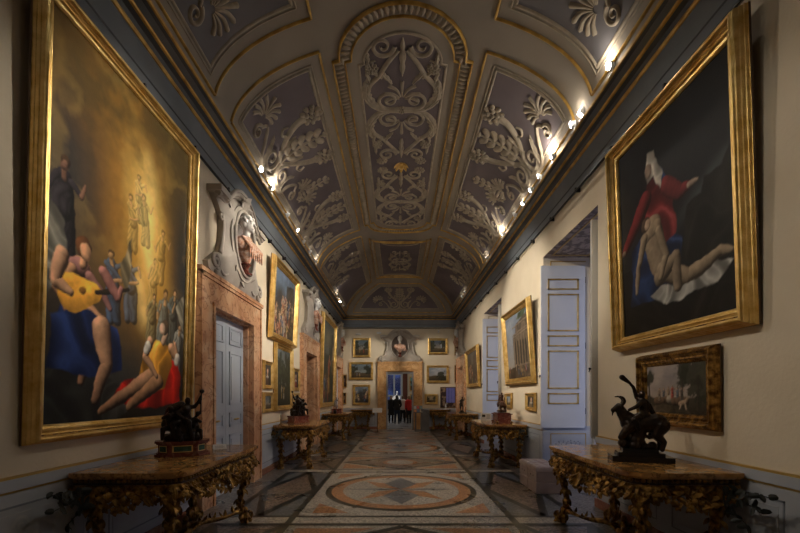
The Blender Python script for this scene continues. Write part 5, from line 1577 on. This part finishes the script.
# goat and rider bronze on black stepped base (nearest right)
def goat():
    r = empty('bronze_sculpture', label='dark bronze of a figure riding a horned goat on a black base, nearest right', cat='sculpture')
    m = M(); b = .12
    # rocks
    rnd = random.Random(8)
    for k in range(34): m.ell((rnd.uniform(-.18,.10), rnd.uniform(-.06,.06), b+rnd.uniform(0,.13)), (rnd.uniform(.02,.05),)*3, 8, 6)
    m.chain([(-.06,0,b+.05),(-.03,0,b+.16)], [.07,.07])
    # body: facing -x, chest deep, narrower belly
    m.chain([(.12,0,b+.25),(.02,0,b+.235),(-.10,0,b+.25)], [.098,.078,.092])
    m.chain([(-.12,0,b+.28),(-.17,0,b+.34),(-.20,0,b+.40)], [.080,.055,.042])      # neck
    m.chain([(-.20,0,b+.41),(-.255,0,b+.375)], [.038,.022])                              # head
    m.chain([(-.255,0,b+.36),(-.26,0,b+.32)], [.012,.006])                               # beard
    for s in (-1,1):
        pts = [(-.205+.045*math.sin(t), s*.022+s*.014*t, b+.42+.045*(1-math.cos(t))) for t in [0,.5,1,1.5,2,2.5,3,3.5]]
        m.chain(pts, [.018,.017,.016,.015,.013,.011,.009,.008])
        m.cap((-.195,s*.03,b+.42),(-.185,s*.07,b+.41),.014,.007)
        # hind leg with hock, front leg
        m.chain([(.15,s*.045,b+.22),(.11,s*.055,b+.14),(.17,s*.055,b+.075),(.155,s*.055,b+.0)], [.075,.045,.026,.022])
        m.chain([(-.11,s*.045,b+.22),(-.13-.05*(s<0),s*.05,b+.13),(-.12-.08*(s<0),s*.05,b+.06+.05*(s<0)),(-.13-.03*(s<0),s*.05,b+.0+.04*(s<0))], [.055,.034,.023,.02])
    m.chain([(.19,0,b+.28),(.225,0,b+.25),(.22,0,b+.20)], [.018,.014,.006])
    figure(m, (.02,0,b+.34), (.01,0,b+.44), (.0,-.0,b+.53), [[(-.04,.03,b+.50),(-.07,.02,b+.60),(-.12,.02,b+.66)], [(-.06,-.06,b+.41),(-.12,-.05,b+.38)]], [[(-.08,-.09,b+.29),(-.05,-.10,b+.19)], [(-.08,.09,b+.29),(-.05,.10,b+.19)]], .078)
    m.chain([(-.10,.02,b+.64),(-.17,.02,b+.70)], [.014,.028])
    m.chain([(-.02,.03,b+.47),(.06,.04,b+.42),(.11,.04,b+.34)], [.025,.035,.02])
    o = m.build('figure_group', MT['bronze'], r); remesh(o, .0075)
    m = M(); m.box(-.28,.24,-.13,.13,0,.055); m.box(-.22,.17,-.10,.10,.055,.09); m.box(-.18,.12,-.08,.08,.09,.125)
    m.build('base', MT['black'], r)
    place_wall(r, RW, 3.86, TT, .52, R(72))
    return r
goat()
# chest with bronze animal
def chest():
    r = empty('marble_chest_base', label='dark red marble chest-like base under the bronze animal on the right console', cat='plinth')
    m = M()
    m.box(-.26,.26,-.17,.17,0,.03); m.box(-.24,.24,-.155,.155,.03,.2); m.box(-.265,.265,-.18,.18,.2,.225); m.box(-.22,.22,-.14,.14,.225,.245)
    m.build('body', MT['redmarble'], r)
    for s in (-1,1):
        for q in (-.16,.16):
            m = M(); m.ell((s*.25,q,.03),(.03,.03,.03)); m.build('foot', MT['giltdark'], r, smooth=True)
    place_wall(r, RW, 9.35, TT, .45)
    r = empty('bronze_sculpture', label='brown bronze of a rearing animal and figure standing on the dark red chest base', cat='sculpture')
    m = M(); b = 0
    m.ell((0,0,.02),(.2,.11,.035))
    m.chain([(.10,0,.16),(0,0,.19),(-.09,0,.24)], [.07,.06,.068]); m.chain([(-.1,0,.27),(-.14,0,.34)], [.055,.04]); m.chain([(-.14,0,.35),(-.20,0,.33)], [.04,.022])
    for s in (-1,1):
        m.chain([(.12,s*.04,.14),(.09,s*.05,.08),(.14,s*.05,.05),(.13,s*.05,0)], [.045,.03,.017,.015])
        m.chain([(-.1,s*.04,.2),(-.17,s*.05,.17),(-.15,s*.05,.11)], [.035,.022,.014]); m.cap((-.13,s*.02,.38),(-.12,s*.03,.41),.012,.006)
    m.chain([(.16,0,.2),(.22,0,.24),(.24,0,.32)], [.016,.012,.012])
    figure(m, (.04,0,.27), (.03,0,.35), (.01,0,.41), [[(-.04,.04,.34),(-.09,.03,.31)],[(.08,-.05,.32),(.02,-.08,.28)]], [[(.0,-.07,.2),(.03,-.08,.12)],[(.0,.07,.2),(.03,.08,.12)]], .055)
    o = m.build('figure_group', MT['bronze_red'], r); remesh(o, .0085)
    place_wall(r, RW, 9.35, TT+.262, .45); r.scale = (1.05,)*3
chest()
# small things on tables
def tent_card(wf, pos, off, w, h, label, extra=0, lines=True, z=TT):
    r = empty('label_card', label=label, cat='label card')
    m = M(); m.prism_y([(-w/2,0),(w/2,0),(w/2,.004),(-w/2,.004)], -.0, .001)
    t = .05
    m = M(); m.add([(-w/2,-t,0),(w/2,-t,0),(w/2,0,h),(-w/2,0,h),(-w/2,t,0),(w/2,t,0),(-w/2,-t+.003,0),(w/2,-t+.003,0)], [(0,1,2,3),(3,2,5,4)])
    m.build('card', MT['card'], r)
    if lines:
        m = M()
        for i in range(4):
            a = .2+.15*i; y0 = -t*(1-a)-.001; y1 = -t*(1-a-.05)-.001
            m.quad((-w*.38,y0,h*a),(w*(.35-.1*(i%2)),y0,h*a),(w*(.35-.1*(i%2)),y1,h*(a+.05)),(-w*.38,y1,h*(a+.05)))
        m.build('print', MT['ink'], r)
    place_wall(r, wf, pos, z, off, extra); return r
tent_card(LW, 4.75, .62, .15, .055, 'small white folded label card on the nearest left console beside the bronze', extra=R(-60))
def standing_card():
    r = empty('label_card', label='upright white label card with dark print on the right console by the red chest', cat='label card')
    m = M(); m.box(-.13,.13,-.004,.004,.0,.19); m.box(-.06,.06,-.01,.05,0,.01); m.build('card', MT['card'], r)
    m = M(); m.box(-.10,-.02,-.006,-.004,.09,.15)
    for i in range(4): m.box(.01,.11,-.006,-.004,.05+.03*i,.058+.03*i)
    m.build('print', MT['ink'], r)
    place_wall(r, RW, 10.25, TT, .62, R(80))
standing_card()
def stick(wf, pos, off, h, label, mt='gilt'):
    r = empty('candlestick', label=label, cat='candlestick')
    m = M(); m.lathe([(.05,0),(.05,.01),(.02,.025),(.01,.05),(.01,h*.5),(.016,h*.55),(.008,h*.6),(.008,h)], 14); m.build('stem', MT[mt], r, smooth=True, auto=40)
    m = M(); m.lathe([(.009,h),(.009,h+.08)], 10); m.build('candle', MT['card'], r)
    place_wall(r, wf, pos, TT, off)
stick(LW, 8.78, .16, .22, 'thin gilt candlestick by the wall on the console under the woodland painting', 'giltdark')
stick(RW, 14.3, .45, .24, 'thin candlestick beside the small standing bronze figure', 'black_metal')
def darkpot():
    m = M(); m.lathe([(.05,0),(.06,.03),(.06,.09),(.045,.12),(.05,.13)], 16)
    o = m.build('small_pot', MT['bronze'], smooth=True, auto=40); tag(o, 'small dark pot left of the silvery figure on the left console', 'pot'); place_wall(o, LW, 14.2, TT, .5)
darkpot()

# ------------------------------------------------------------------ buttoned ottomans
def make_ottoman():
    r = empty('ottoman')
    s = .43; h = .30
    def rbox(m, x0, x1, y0, y1, z0, z1, b=.012):
        vs = []
        for z, i in ((z0,b),(z0+b,0),(z1-b,0),(z1,b)):
            vs += [(x0+i+b*0,y0+i,z),(x1-i,y0+i,z),(x1-i,y1-i,z),(x0+i,y1-i,z)]
        fs = [(3,2,1,0),(12,13,14,15)]
        for k in range(3):
            for j in range(4): fs.append((k*4+j,k*4+(j+1)%4,(k+1)*4+(j+1)%4,(k+1)*4+j))
        m.add(vs, fs)
    m = M(); rbox(m,-s/2,s/2,-s/2,s/2,.0,.19); rbox(m,-s/2,s/2,-s/2,s/2,.194,.36); m.build('body', MT['ottoman'], r)
    # tufted cushion as a dimpled grid
    m = M(); n = 30; vs = []
    bt = [(-.14+.14*i, -.14+.14*j) for i in range(3) for j in range(3)]
    for j in range(n+1):
        for i in range(n+1):
            x = -s/2-.005+(s+.01)*i/n; y = -s/2-.005+(s+.01)*j/n
            e = min(1, min(i, n-i, j, n-j)/3)
            z = .45-.03*(1-e)**2
            for bx, by in bt: z -= .022*math.exp(-((x-bx)**2+(y-by)**2)/.0011)
            z -= .008*(abs(math.sin((x+.21)/.14*PI))**8*0+max(0,1-abs(((x+.14+.07) % .14)-.07)/.012)*.5*e)
            vs.append((x, y, z))
    N1 = n+1
    fs = [(j*N1+i, j*N1+i+1, (j+1)*N1+i+1, (j+1)*N1+i) for j in range(n) for i in range(n)]
    base = len(vs)
    ring = [i for i in range(N1)] + [j*N1+n for j in range(1, N1)] + [n*N1+i for i in range(n-1, -1, -1)] + [j*N1 for j in range(n-1, 0, -1)]
    vs += [(vs[i][0], vs[i][1], .364) for i in ring]
    for k in range(len(ring)):
        k2 = (k+1) % len(ring); fs.append((ring[k], base+k, base+k2, ring[k2]))
    fs.append(tuple(base+k for k in range(len(ring)-1, -1, -1)))
    m.add(vs, fs); m.build('cushion', MT['ottoman'], r, smooth=True, auto=50)
    for bx, by in bt:
        m = M(); m.ell((bx, by, .431), (.012,.012,.007), 8, 5); m.build('button', MT['bronze'], r)
    for k in (-.06,.06):
        m = M(); m.ell((-s/2-.001, k, .28), (.005,.012,.012), 8, 5); m.build('button', MT['bronze'], r)
    return r
ot = make_ottoman(); ot.location = (2.18+.215, 6.64, 0); tag(ot, 'dusty pink buttoned cube ottoman nearer the camera, behind the right table', 'ottoman', 'buttoned ottomans')
o2 = dup(ot, (2.18+.215, 7.09, 0), 0, 'dusty pink buttoned cube ottoman farther back, under the open shutter', 'buttoned ottomans')

# ------------------------------------------------------------------ stands near the end wall
def sign():
    r = empty('sign_stand', (-.98, 17.4, 0), 0, 'slim stand with a tilted white information panel left of the end doorway', 'sign')
    m = M(); m.lathe([(.13,0),(.13,.012),(.014,.02),(.012,.92)], 16); m.build('pole', MT['black_metal'], r, smooth=True, auto=40)
    p = M(); a = R(35)
    def q(x, t, o): return (x, -math.cos(a)*t-math.sin(a)*o*-1, .96+math.sin(a)*-t*-1+math.cos(a)*o)
    w = .21
    vs = [q(x, t, o) for o in (0,.012) for (x, t) in ((-w,-.15),(w,-.15),(w,.17),(-w,.17))]
    vs = [(x, -y, z) for x, y, z in vs]
    p.add(vs, [(3,2,1,0),(4,5,6,7),(0,1,5,4),(1,2,6,5),(2,3,7,6),(3,0,4,7)])
    p.build('panel', MT['card'], r)
sign()
def rack():
    r = empty('leaflet_stand', (.98, 17.9, 0), 0, 'grey leaflet stand with colourful leaflets right of the end doorway', 'stand')
    gm_ = noisy('grey_stand_paint', (.13,.12,.115), (.17,.16,.15), 4, .5)
    m = M(); m.prism_y([(-.02,0),(.36,0),(.36,.98),(-.02,1.02)], -.2, .2); m.box(-.3,-.02,-.2,.2,.0,.04); m.box(-.28,-.22,-.03,.03,.04,.95)
    m.add([(-.34,-.24,.86),(.06,-.24,.86),(.06,.16,1.16),(-.34,.16,1.16),(-.34,-.24,.84),(.06,-.24,.84),(.06,.16,1.14),(-.34,.16,1.14)], [(0,1,2,3),(7,6,5,4),(0,4,5,1),(1,5,6,2),(2,6,7,3),(3,7,4,0)])
    m.build('body', gm_, r)
    cols = [(.6,.25,.1),(.5,.5,.5),(.15,.2,.35),(.55,.1,.08),(.6,.5,.35),(.2,.3,.3)]
    k = 0
    for i in range(3):
        for j in range(2):
            x = -.33+.13*i; t0 = .05+.47*j; t1 = t0+.38
            m = M(); P = lambda x, t: (x, -.24+.4*t, .868+.3*t)
            m.quad(P(x,t0), P(x+.11,t0), P(x+.11,t1), P(x,t1))
            a, b, c, d = P(x,t0), P(x+.11,t0), P(x+.11,t1), P(x,t1)
            m.add([a,b,c,d]+[(q[0],q[1]+.003,q[2]-.006) for q in (a,b,c,d)], [(7,6,5,4),(0,4,5,1),(1,5,6,2),(2,6,7,3),(3,7,4,0)])
            o = m.build('leaflet', mat('leaflet_cover', cols[k], .4)); o.location = r.location
            tag(o, 'small %s leaflet on the slanted top of the leaflet stand' % ['orange','grey','navy','red','tan','teal'][k], 'leaflet', 'leaflets on the stand'); k += 1
rack()
# emergency lamp and sensor boxes on end wall
m = M(); m.lathe([(.10,0),(.11,-.03),(.07,-.06),(.02,-.07)], 18, sx=1.3, sy=.8); o = m.build('wall_lamp', MT['lampwhite'], smooth=True); o.location = (fx(358.5), Y1-.09, fz(334)); tag(o, 'small white domed lamp above the topmost left painting on the end wall', 'lamp')
m = M(); m.box(-.11,.11,-.06,0,-.045,.045); m.box(-.095,.095,-.065,-.06,-.03,.03); o = m.build('sensor_box', MT['lampwhite']); o.location = (fx(379), Y1, fz(333)); tag(o, 'small white box under the cornice, left of the end cartouche', 'sensor')
m = M(); m.box(-.03,.03,-.08,0,-.05,.05); m.tube([(0,-.05,0),(-.03,-.14,-.07)], [.02,.03], 10); o = m.build('camera_box', MT['lampwhite']); o.location = (fx(438.5), Y1, fz(331.5)); tag(o, 'tiny white surveillance camera under the cornice, right of the end cartouche', 'camera')
# ------------------------------------------------------------------ room beyond the end door
RB0, RB1 = Y1+.4, 28.5
m = M(); m.box(-4.2, -4.0, RB0, RB1, 0, 5); m.box(3.0, 3.2, RB0, RB1, 0, 5); 
m.box(-4.2, -.95, RB1, RB1+.3, 0, 5); m.box(.26, 3.2, RB1, RB1+.3, 0, 5); m.box(-.95, .26, RB1, RB1+.3, 3.3, 5)
m.box(-4.2, -W, RB0-.02, RB0, 0, 5); m.box(W, 3.2, RB0-.02, RB0, 0, 5)
tag(m.build('wall_next_room', MT['cream']), kind='structure')
m = M(); m.box(-4.2, 3.2, RB0, RB1+.3, -.1, 0); tag(m.build('floor_next_room', terrazzo('pale_floor_next_room', (.26,.26,.28), .3)), kind='structure')
m = M(); m.box(-4.2, 3.2, RB0, RB1+.3, 5, 5.1); tag(m.build('ceiling_next_room', MT['vault']), kind='structure')
wr = empty('window_3', (0,0,0), 0, kind='structure')
m = M(); wf_ = MT['door']
x0, x1 = -.95, .26
m.box(x0, x0+.10, RB1-.02, RB1+.1, .0, 3.3); m.box(x1-.14, x1, RB1-.02, RB1+.1, 0, 3.3); m.box((x0+x1)/2-.06, (x0+x1)/2+.06, RB1-.02, RB1+.1, 0, 3.3)
for z in (0.0, 1.55, 3.12): m.box(x0, x1, RB1-.015, RB1+.09, z, z+(.9 if z == 0 else .12))
m.build('window_frame', wf_, wr)
m = M(); m.box(x0, x1, RB1+.11, RB1+.115, .5, 3.3); m.build('pane', MT['glass'], wr)
m = M()
for i in range(7): m.tube([(.31+.045*i, RB1-.12+.03*(i%2), .03), (.31+.045*i, RB1-.12+.03*(i%2), 3.4)], .030, 8)
o = m.build('curtain', mat('brown_red_curtain', (.16,.06,.04), .8), smooth=True); tag(o, 'dark brown red curtain beside the blue window of the next room', 'curtain')
painting(lambda x: ((x, RB1, 0), 0), 1.04, 1.95, .56, 1.05, 'framed turquoise picture on the far wall of the next room', 'pictures of the next room', lambda p: (landscape(p, (.12,.42,.46), (.3,.45,.42), fig=0), None), fw=.07, dp=.05, res=20, seed=40)
painting(lambda x: ((x, RB1, 0), 0), 1.04, 1.2, .5, .55, 'small picture below the turquoise one in the next room', 'pictures of the next room', lambda p: landscape(p), fw=.06, dp=.05, res=20, seed=41)
# white statue on pedestal near the blue window
r = empty('white_statue', (-.18, 26.3, 0), 0, 'white marble statue on a pedestal before the blue window of the next room', 'statue')
m = M(); m.box(-.24,.24,-.24,.24,0,.08); m.box(-.2,.2,-.2,.2,.08,.72); m.box(-.24,.24,-.24,.24,.72,.78); m.build('pedestal', MT['white'], r)
m = M(); figure(m, (0,0,1.28), (.02,0,1.58), (.04,-.02,1.86), [[(.22,-.03,1.5),(.16,-.14,1.3)],[(-.22,0,1.5),(-.28,-.02,1.25)]], [[(.09,-.06,1.02),(.06,0,.79)],[(-.09,0,1.02),(-.1,.04,.79)]], .165)
m.chain([(-.12,.05,1.5),(-.16,.06,1.1),(-.15,.05,.8)], [.10,.13,.12]); o = m.build('figure', MT['white'], r); remesh(o, .018)

# ------------------------------------------------------------------ visitors
def person(x, y, H, facing, label, coat, trous, hair, skin=(.45,.28,.2), long_coat=False, lean=0, arm=0, hairlong=False, stride=.08):
    r = empty('person', (x, y, 0), facing, label, 'person', None)
    k = H/1.7
    def P(*a): return Vector(a)*k
    ms = mat('skin', skin, .5); mc = mat('coat_fabric', coat, .85); mt_ = mat('trouser_fabric', trous, .85); mh = mat('hair', hair, .6); sh = mat('shoe_leather', (.02,.015,.012), .4)
    m = M()
    m.chain([P(0,0,.92), P(0,0,1.15), P(0,-.01,1.36)], [.13*k,.115*k,.14*k]); m.chain([P(0,0,1.40), P(0,-.015,1.50)], [.055*k,.05*k])
    m.ell(P(0,-.03,1.585), (.074*k,.092*k,.112*k)); m.cap(P(0,-.118,1.585), P(0,-.132,1.56), .010*k,.014*k); m.ell(P(0,-.07,1.51),(.045*k,.045*k,.035*k))
    for s in (-1,1):
        m.ell(P(s*.077,-.02,1.58),(.01*k,.02*k,.03*k)); m.ell(P(s*.03,-.108,1.60),(.014*k,.01*k,.009*k))
        sh_ = P(s*.17,0,1.38); el = P(s*(.22+.03*arm),.02-.02*arm,1.12); ha = P(s*(.21-.08*arm),-.05-.16*arm,.87+.18*arm)
        m.chain([sh_, el, ha], [.06*k,.045*k,.03*k])
        d = (ha-el).normalized(); m.cap(ha, ha+d*.07*k, .028*k,.026*k)
        for f in range(4):
            b = ha+d*.09*k+P(0,(f-1.5)*.019,0); m.chain([b, b+d*(.04+.008*(f in (1,2)))*k, b+d*.06*k+P(-s*.012,0,0)], [.010*k,.009*k,.007*k])
        b = ha+d*.03*k+P(-s*.005,-.03,0); m.chain([b, b+d*.035*k+P(0,-.015,0)], [.011*k,.008*k])
        st = s*stride; m.chain([P(s*.09,0,.90), P(s*.10,-.02+st*.4,.49), P(s*.11,.02+st,.09)], [.095*k,.06*k,.042*k]); m.chain([P(s*.11,.02+st,.06), P(s*.125,-.13+st,.04)], [.04*k,.03*k])
    o = m.build('body', ms, r); remesh(o, .014)
    m = M(); hem = .5 if long_coat else .82
    m.chain([P(0,.0,1.38), P(0,0,1.15), P(0,0,.95)], [.155*k,.14*k,.165*k]); m.cap(P(-.13,0,1.385), P(.13,0,1.385), .085*k, .085*k)
    m.lathe([((.20 if long_coat else .18)*k,hem*k),(.175*k,(hem+.15)*k),(.15*k,1.1*k)], 18, sx=1.05, sy=.85); m.ell(P(0,0,1.45),(.075*k,.075*k,.04*k))
    for s in (-1,1):
        sh_ = P(s*.18,0,1.37); el = P(s*(.23+.03*arm),.02-.02*arm,1.12); ha = P(s*(.21-.08*arm),-.05-.16*arm,.90+.18*arm); m.chain([sh_, el, ha], [.075*k,.06*k,.045*k])
    o = m.build('coat', mc, r); remesh(o, .016)
    m = M()
    for s in (-1,1):
        st = s*stride; m.chain([P(s*.085,0,.92), P(s*.10,-.02+st*.4,.49), P(s*.11,.02+st,.12)], [.115*k,.078*k,.062*k])
    o = m.build('trousers', mt_, r); remesh(o, .016)
    m = M()
    m.ell(P(0,-.005,1.62), (.088*k,.10*k,.10*k)); m.ell(P(0,.03,1.57),(.085*k,.08*k,.10*k))
    if hairlong: m.ell(P(0,.05,1.47),(.09*k,.06*k,.12*k))
    o = m.build('hair', mh, r); remesh(o, .012)
    for s in (-1,1):
        st = s*stride; m = M(); m.chain([P(s*.11,.04+st,.05), P(s*.125,-.14+st,.04)], [.048*k,.036*k]); o = m.build('shoe', sh, r, smooth=True)
    return r
def px_x(px, y): return (px-398)*y/395-.07
person(px_x(391,23.4), 23.4, 1.60, R(10), 'person in a long black coat, leftmost visitor in the end doorway', (.012,.011,.012), (.01,.01,.012), (.03,.02,.015), long_coat=True)
person(px_x(397.0,22.7), 22.7, 1.64, R(175), 'person with black hair and dark jacket, back turned, in the end doorway', (.02,.018,.018), (.02,.03,.06), (.01,.008,.006), arm=.5)
person(px_x(402.8,23.6), 23.6, 1.60, R(170), 'person in a pale grey-beige jacket between two visitors', (.75,.66,.58), (.015,.015,.018), (.14,.08,.04), arm=.3)
person(px_x(409.0,23.0), 23.0, 1.60, R(200), 'person in a bright red jacket, rightmost visitor', (.62,.03,.025), (.015,.012,.012), (.30,.18,.09), hairlong=True)

# ------------------------------------------------------------------ lamps
def bulb(y, s, aim, power, size=R(50), col=(1,.90,.76), blend=.6, vis=True, label='', x=2.50, z=5.47, glow=0, warm=False, blank=False, fix0=[None]):
    """track spotlight sitting on the cornice ledge"""
    loc = Vector((s*x, y, z))
    r = empty('spotlight', loc, 0, label, 'spotlight', 'track spotlights on the cornice')
    d = (Vector(aim)-Vector((s*(x-.0), y, z+.10))).normalized()
    q = d.to_track_quat('-Z', 'Y')
    m = M(); m.tube([(0,0,-.03),(0,0,.10)], .010, 6); m.box(-.03,.03,-.04,.04,-.03,-.015); m.build('bracket', MT['lampwhite'], r)
    if fix0[0] is None:
        m = M(); m.lathe([(.03,.10),(.04,.09),(.045,-.02),(.05,-.06),(.044,-.06),(.042,-.04)], 14)
        hm = m.build('housing', MT['lampwhite'], r, smooth=True, auto=40)
        m = M(); m.lathe([(.041,-.046),(.041,-.050)], 14); le = m.build('lens', MT['lens'], hm)
        fix0[0] = (hm.data, le.data)
    else:
        hm = bpy.data.objects.new('housing', fix0[0][0]); COL.objects.link(hm); hm.parent = r
        le = bpy.data.objects.new('lens', fix0[0][1]); COL.objects.link(le); le.parent = hm
    hm.location = (0,0,.10); hm.rotation_mode = 'QUATERNION'; hm.rotation_quaternion = q
    if power:
        L = bpy.data.lights.new('spot_beam', 'SPOT'); L.energy = power; L.color = col; L.spot_size = size; L.spot_blend = blend; L.shadow_soft_size = .04
        lo = bpy.data.objects.new('spot_beam', L); COL.objects.link(lo); lo.parent = r
        lo.location = Vector((0,0,.10)) + d*.07; lo.rotation_mode = 'QUATERNION'; lo.rotation_quaternion = q
    if glow:
        L = bpy.data.lights.new('spill', 'POINT'); L.energy = glow; L.color = col; L.shadow_soft_size = .03
        lo = bpy.data.objects.new('spill', L); COL.objects.link(lo); lo.parent = r
        lo.location = Vector((-s*.06,0,.16)) + d*.06
    return r
# side, y, aim, power, size, glow, label
SP = [
 (-1, 6.9, (W, 4.2, 3.2), 110, 40, .3, 'spotlight on the left ledge nearest the camera'),
 (-1, 7.5, (W, 9.2, 3.4), 560, 42, 6, 'brightest spotlight on the left ledge, above the first cartouche'),
 (-1, 8.6, (W+.4, 13.2, 2.8), 260, 34, .2, 'spotlight on the left ledge just past the brightest one'),
 (-1, 9.4, (W, 9.4, 3.0), 260, 45, .3, 'left ledge spotlight over the near half of the crowded painting'),
 (-1, 10.1, (W, 12.2, 3.4), 110, 40, .2, 'left ledge spotlight over the middle of the crowded painting'),
 (-1, 10.8, (W, 14, 3), 260, 42, .3, 'left ledge spotlight over the far half of the crowded painting'),
 (-1, 11.6, (W, 15.2, 2.9), 240, 38, 1.5, 'yellowish bright spotlight on the left ledge above the open doorway'),
 (-1, 15.4, (2.1, Y1, 2.9), 420, 30, 1.5, 'bright spotlight on the left ledge above the altarpiece-like painting'),
 (-1, 16.4, (.2, 14, 0), 110, 46, .2, 'small spotlight on the left ledge near the far corner'),
 (-1, 17.3, (1.6, Y1, 2.0), 60, 40, .2, 'last spotlight on the left ledge by the far corner'),
 (1, 4.73, (-W, 4.2, 3.5), 440, 34, 4, 'round bright spotlight on the right ledge nearest the camera'),
 (1, 5.5, (-.3, 6.6, 0), 170, 42, 2.5, 'spotlight on the right ledge, second from the camera'),
 (1, 5.75, (-W, 6.55, 4.05), 420, 17, .3, 'spotlight on the right ledge aimed at the white-headed bust'),
 (1, 6.5, (-W, 7.6, 3.6), 420, 40, 13, 'most dazzling spotlight on the right ledge, above the first window'),
 (1, 7.1, (-W, 9.0, 3.9), 420, 42, .4, 'small ledge spotlight just past the dazzling one'),
 (1, 7.55, (-W, 9.6, 2.2), 220, 42, .4, 'second small ledge spotlight past the dazzling one'),
 (1, 8.06, (0, 9.5, 0), 130, 46, 1, 'third small ledge spotlight past the dazzling one'),
 (1, 8.6, (-W, 12.3, 4.1), 180, 24, .4, 'fourth small ledge spotlight past the dazzling one'),
 (1, 9.6, (-W, 12.0, 2.9), 200, 44, 6, 'bright star-like spotlight on the right ledge between the windows'),
 (1, 11.3, (-W, 15.0, 3.0), 280, 42, 1, 'bright spotlight on the right ledge above the second window'),
 (1, 15.0, (-2.1, Y1, 2.9), 420, 30, .3, 'small right ledge spotlight above the brown painting'),
 (1, 15.7, (-1.6, Y1, 2.0), 60, 40, .3, 'last spotlight on the right ledge'),
]
for s, y, aim, pw, sz, gl, lab in SP: bulb(y, s, aim, pw, R(sz), label=lab, glow=gl)
# track rails on the ledge
for s, a, b, lab in ((-1, 6.4, 17.8, 'long white lighting track on the left cornice ledge'), (1, 4.3, 16.2, 'long white lighting track on the right cornice ledge')):
    m = M(); x = s*2.50; m.box(x-.016, x+.016, a, b, 5.437, 5.455)
    tag(m.build('lighting_track', MT['lampwhite']), lab, 'lighting track')
# added lamps out of view, placed to brighten the near painting, shutter and consoles
def hidden_spot(s, y, aim, pw, sz, lab): bulb(y, s, aim, pw, R(sz), label=lab)
hidden_spot(-1, 3.2, (W, 4.0, 2.5), 110, 42, 'added unseen spotlight on the left ledge, brightening the large dark painting')
hidden_spot(-1, 1.6, (W+.35, 7.8, 2.7), 600, 26, 'added unseen spotlight on the left ledge, brightening the open shutter')
hidden_spot(1, 1.6, (-W+.3, 4.6, 1.0), 25, 40, 'added unseen spotlight on the right ledge, brightening the left console')
hidden_spot(-1, 2.0, (W-.3, 4.4, 1.0), 40, 40, 'added unseen spotlight on the left ledge, brightening the right console')
# visitors' room and dusk light
def area(loc, rot, sx, sy, e, col):
    L = bpy.data.lights.new('room_light', 'AREA'); L.shape = 'RECTANGLE'; L.size = sx; L.size_y = sy; L.energy = e; L.color = col
    o = bpy.data.objects.new('room_light', L); COL.objects.link(o); o.location = loc; o.rotation_euler = rot; return o
area((-.5, 24, 4.9), (0,0,0), 5, 5, 45, (1,.93,.85))
L = bpy.data.lights.new('added_statue_light', 'SPOT'); L.energy = 450; L.color = (1,.97,.93); L.spot_size = R(16); L.shadow_soft_size = .05  # unseen spot added to brighten the white statue, no fixture modelled
lo = bpy.data.objects.new('added_statue_light', L); COL.objects.link(lo); lo.location = (1.6, 21.5, 4.7); lo.rotation_mode = 'QUATERNION'; lo.rotation_quaternion = (Vector((-.18, 26.3, 1.5))-Vector((1.6, 21.5, 4.7))).to_track_quat('-Z', 'Y')
for a, b in NICHES:   # dusk sky seen through the windows
    area((W+ND+.35, (a+b)/2, 2.3), (0, R(90), 0), 3.4, b-a, 14, (.5,.6,1))
w = bpy.data.worlds.new('dusk'); scene.world = w; w.use_nodes = True
wb = w.node_tree.nodes['Background']; wb.inputs[1].default_value = .30
wtc = w.node_tree.nodes.new('ShaderNodeTexCoord'); wn = w.node_tree.nodes.new('ShaderNodeTexNoise'); wn.inputs['Scale'].default_value = 22; wn.inputs['Detail'].default_value = 6
wr_ = w.node_tree.nodes.new('ShaderNodeValToRGB'); wr_.color_ramp.elements[0].position = .45; wr_.color_ramp.elements[0].color = (.012,.03,.12,1); wr_.color_ramp.elements[1].position = .62; wr_.color_ramp.elements[1].color = (.07,.15,.50,1)
w.node_tree.links.new(wtc.outputs['Generated'], wn.inputs['Vector']); w.node_tree.links.new(wn.outputs['Fac'], wr_.inputs['Fac']); w.node_tree.links.new(wr_.outputs['Color'], wb.inputs[0])
# dark ground and dusk outside handled by the world
cam = bpy.data.cameras.new('camera'); co_ = bpy.data.objects.new('camera', cam); COL.objects.link(co_)
co_.location = CAM; co_.rotation_euler = (R(90), 0, 0)
cam.sensor_width = 36; cam.lens = 395/800*36; cam.shift_x = .0025; cam.shift_y = (396-266.5)/800; cam.clip_start = .05
scene.camera = co_
vs_ = scene.view_settings
vs_.view_transform = 'Standard'; vs_.look = 'None'; vs_.gamma = 1; vs_.use_curve_mapping = False; vs_.exposure = .45
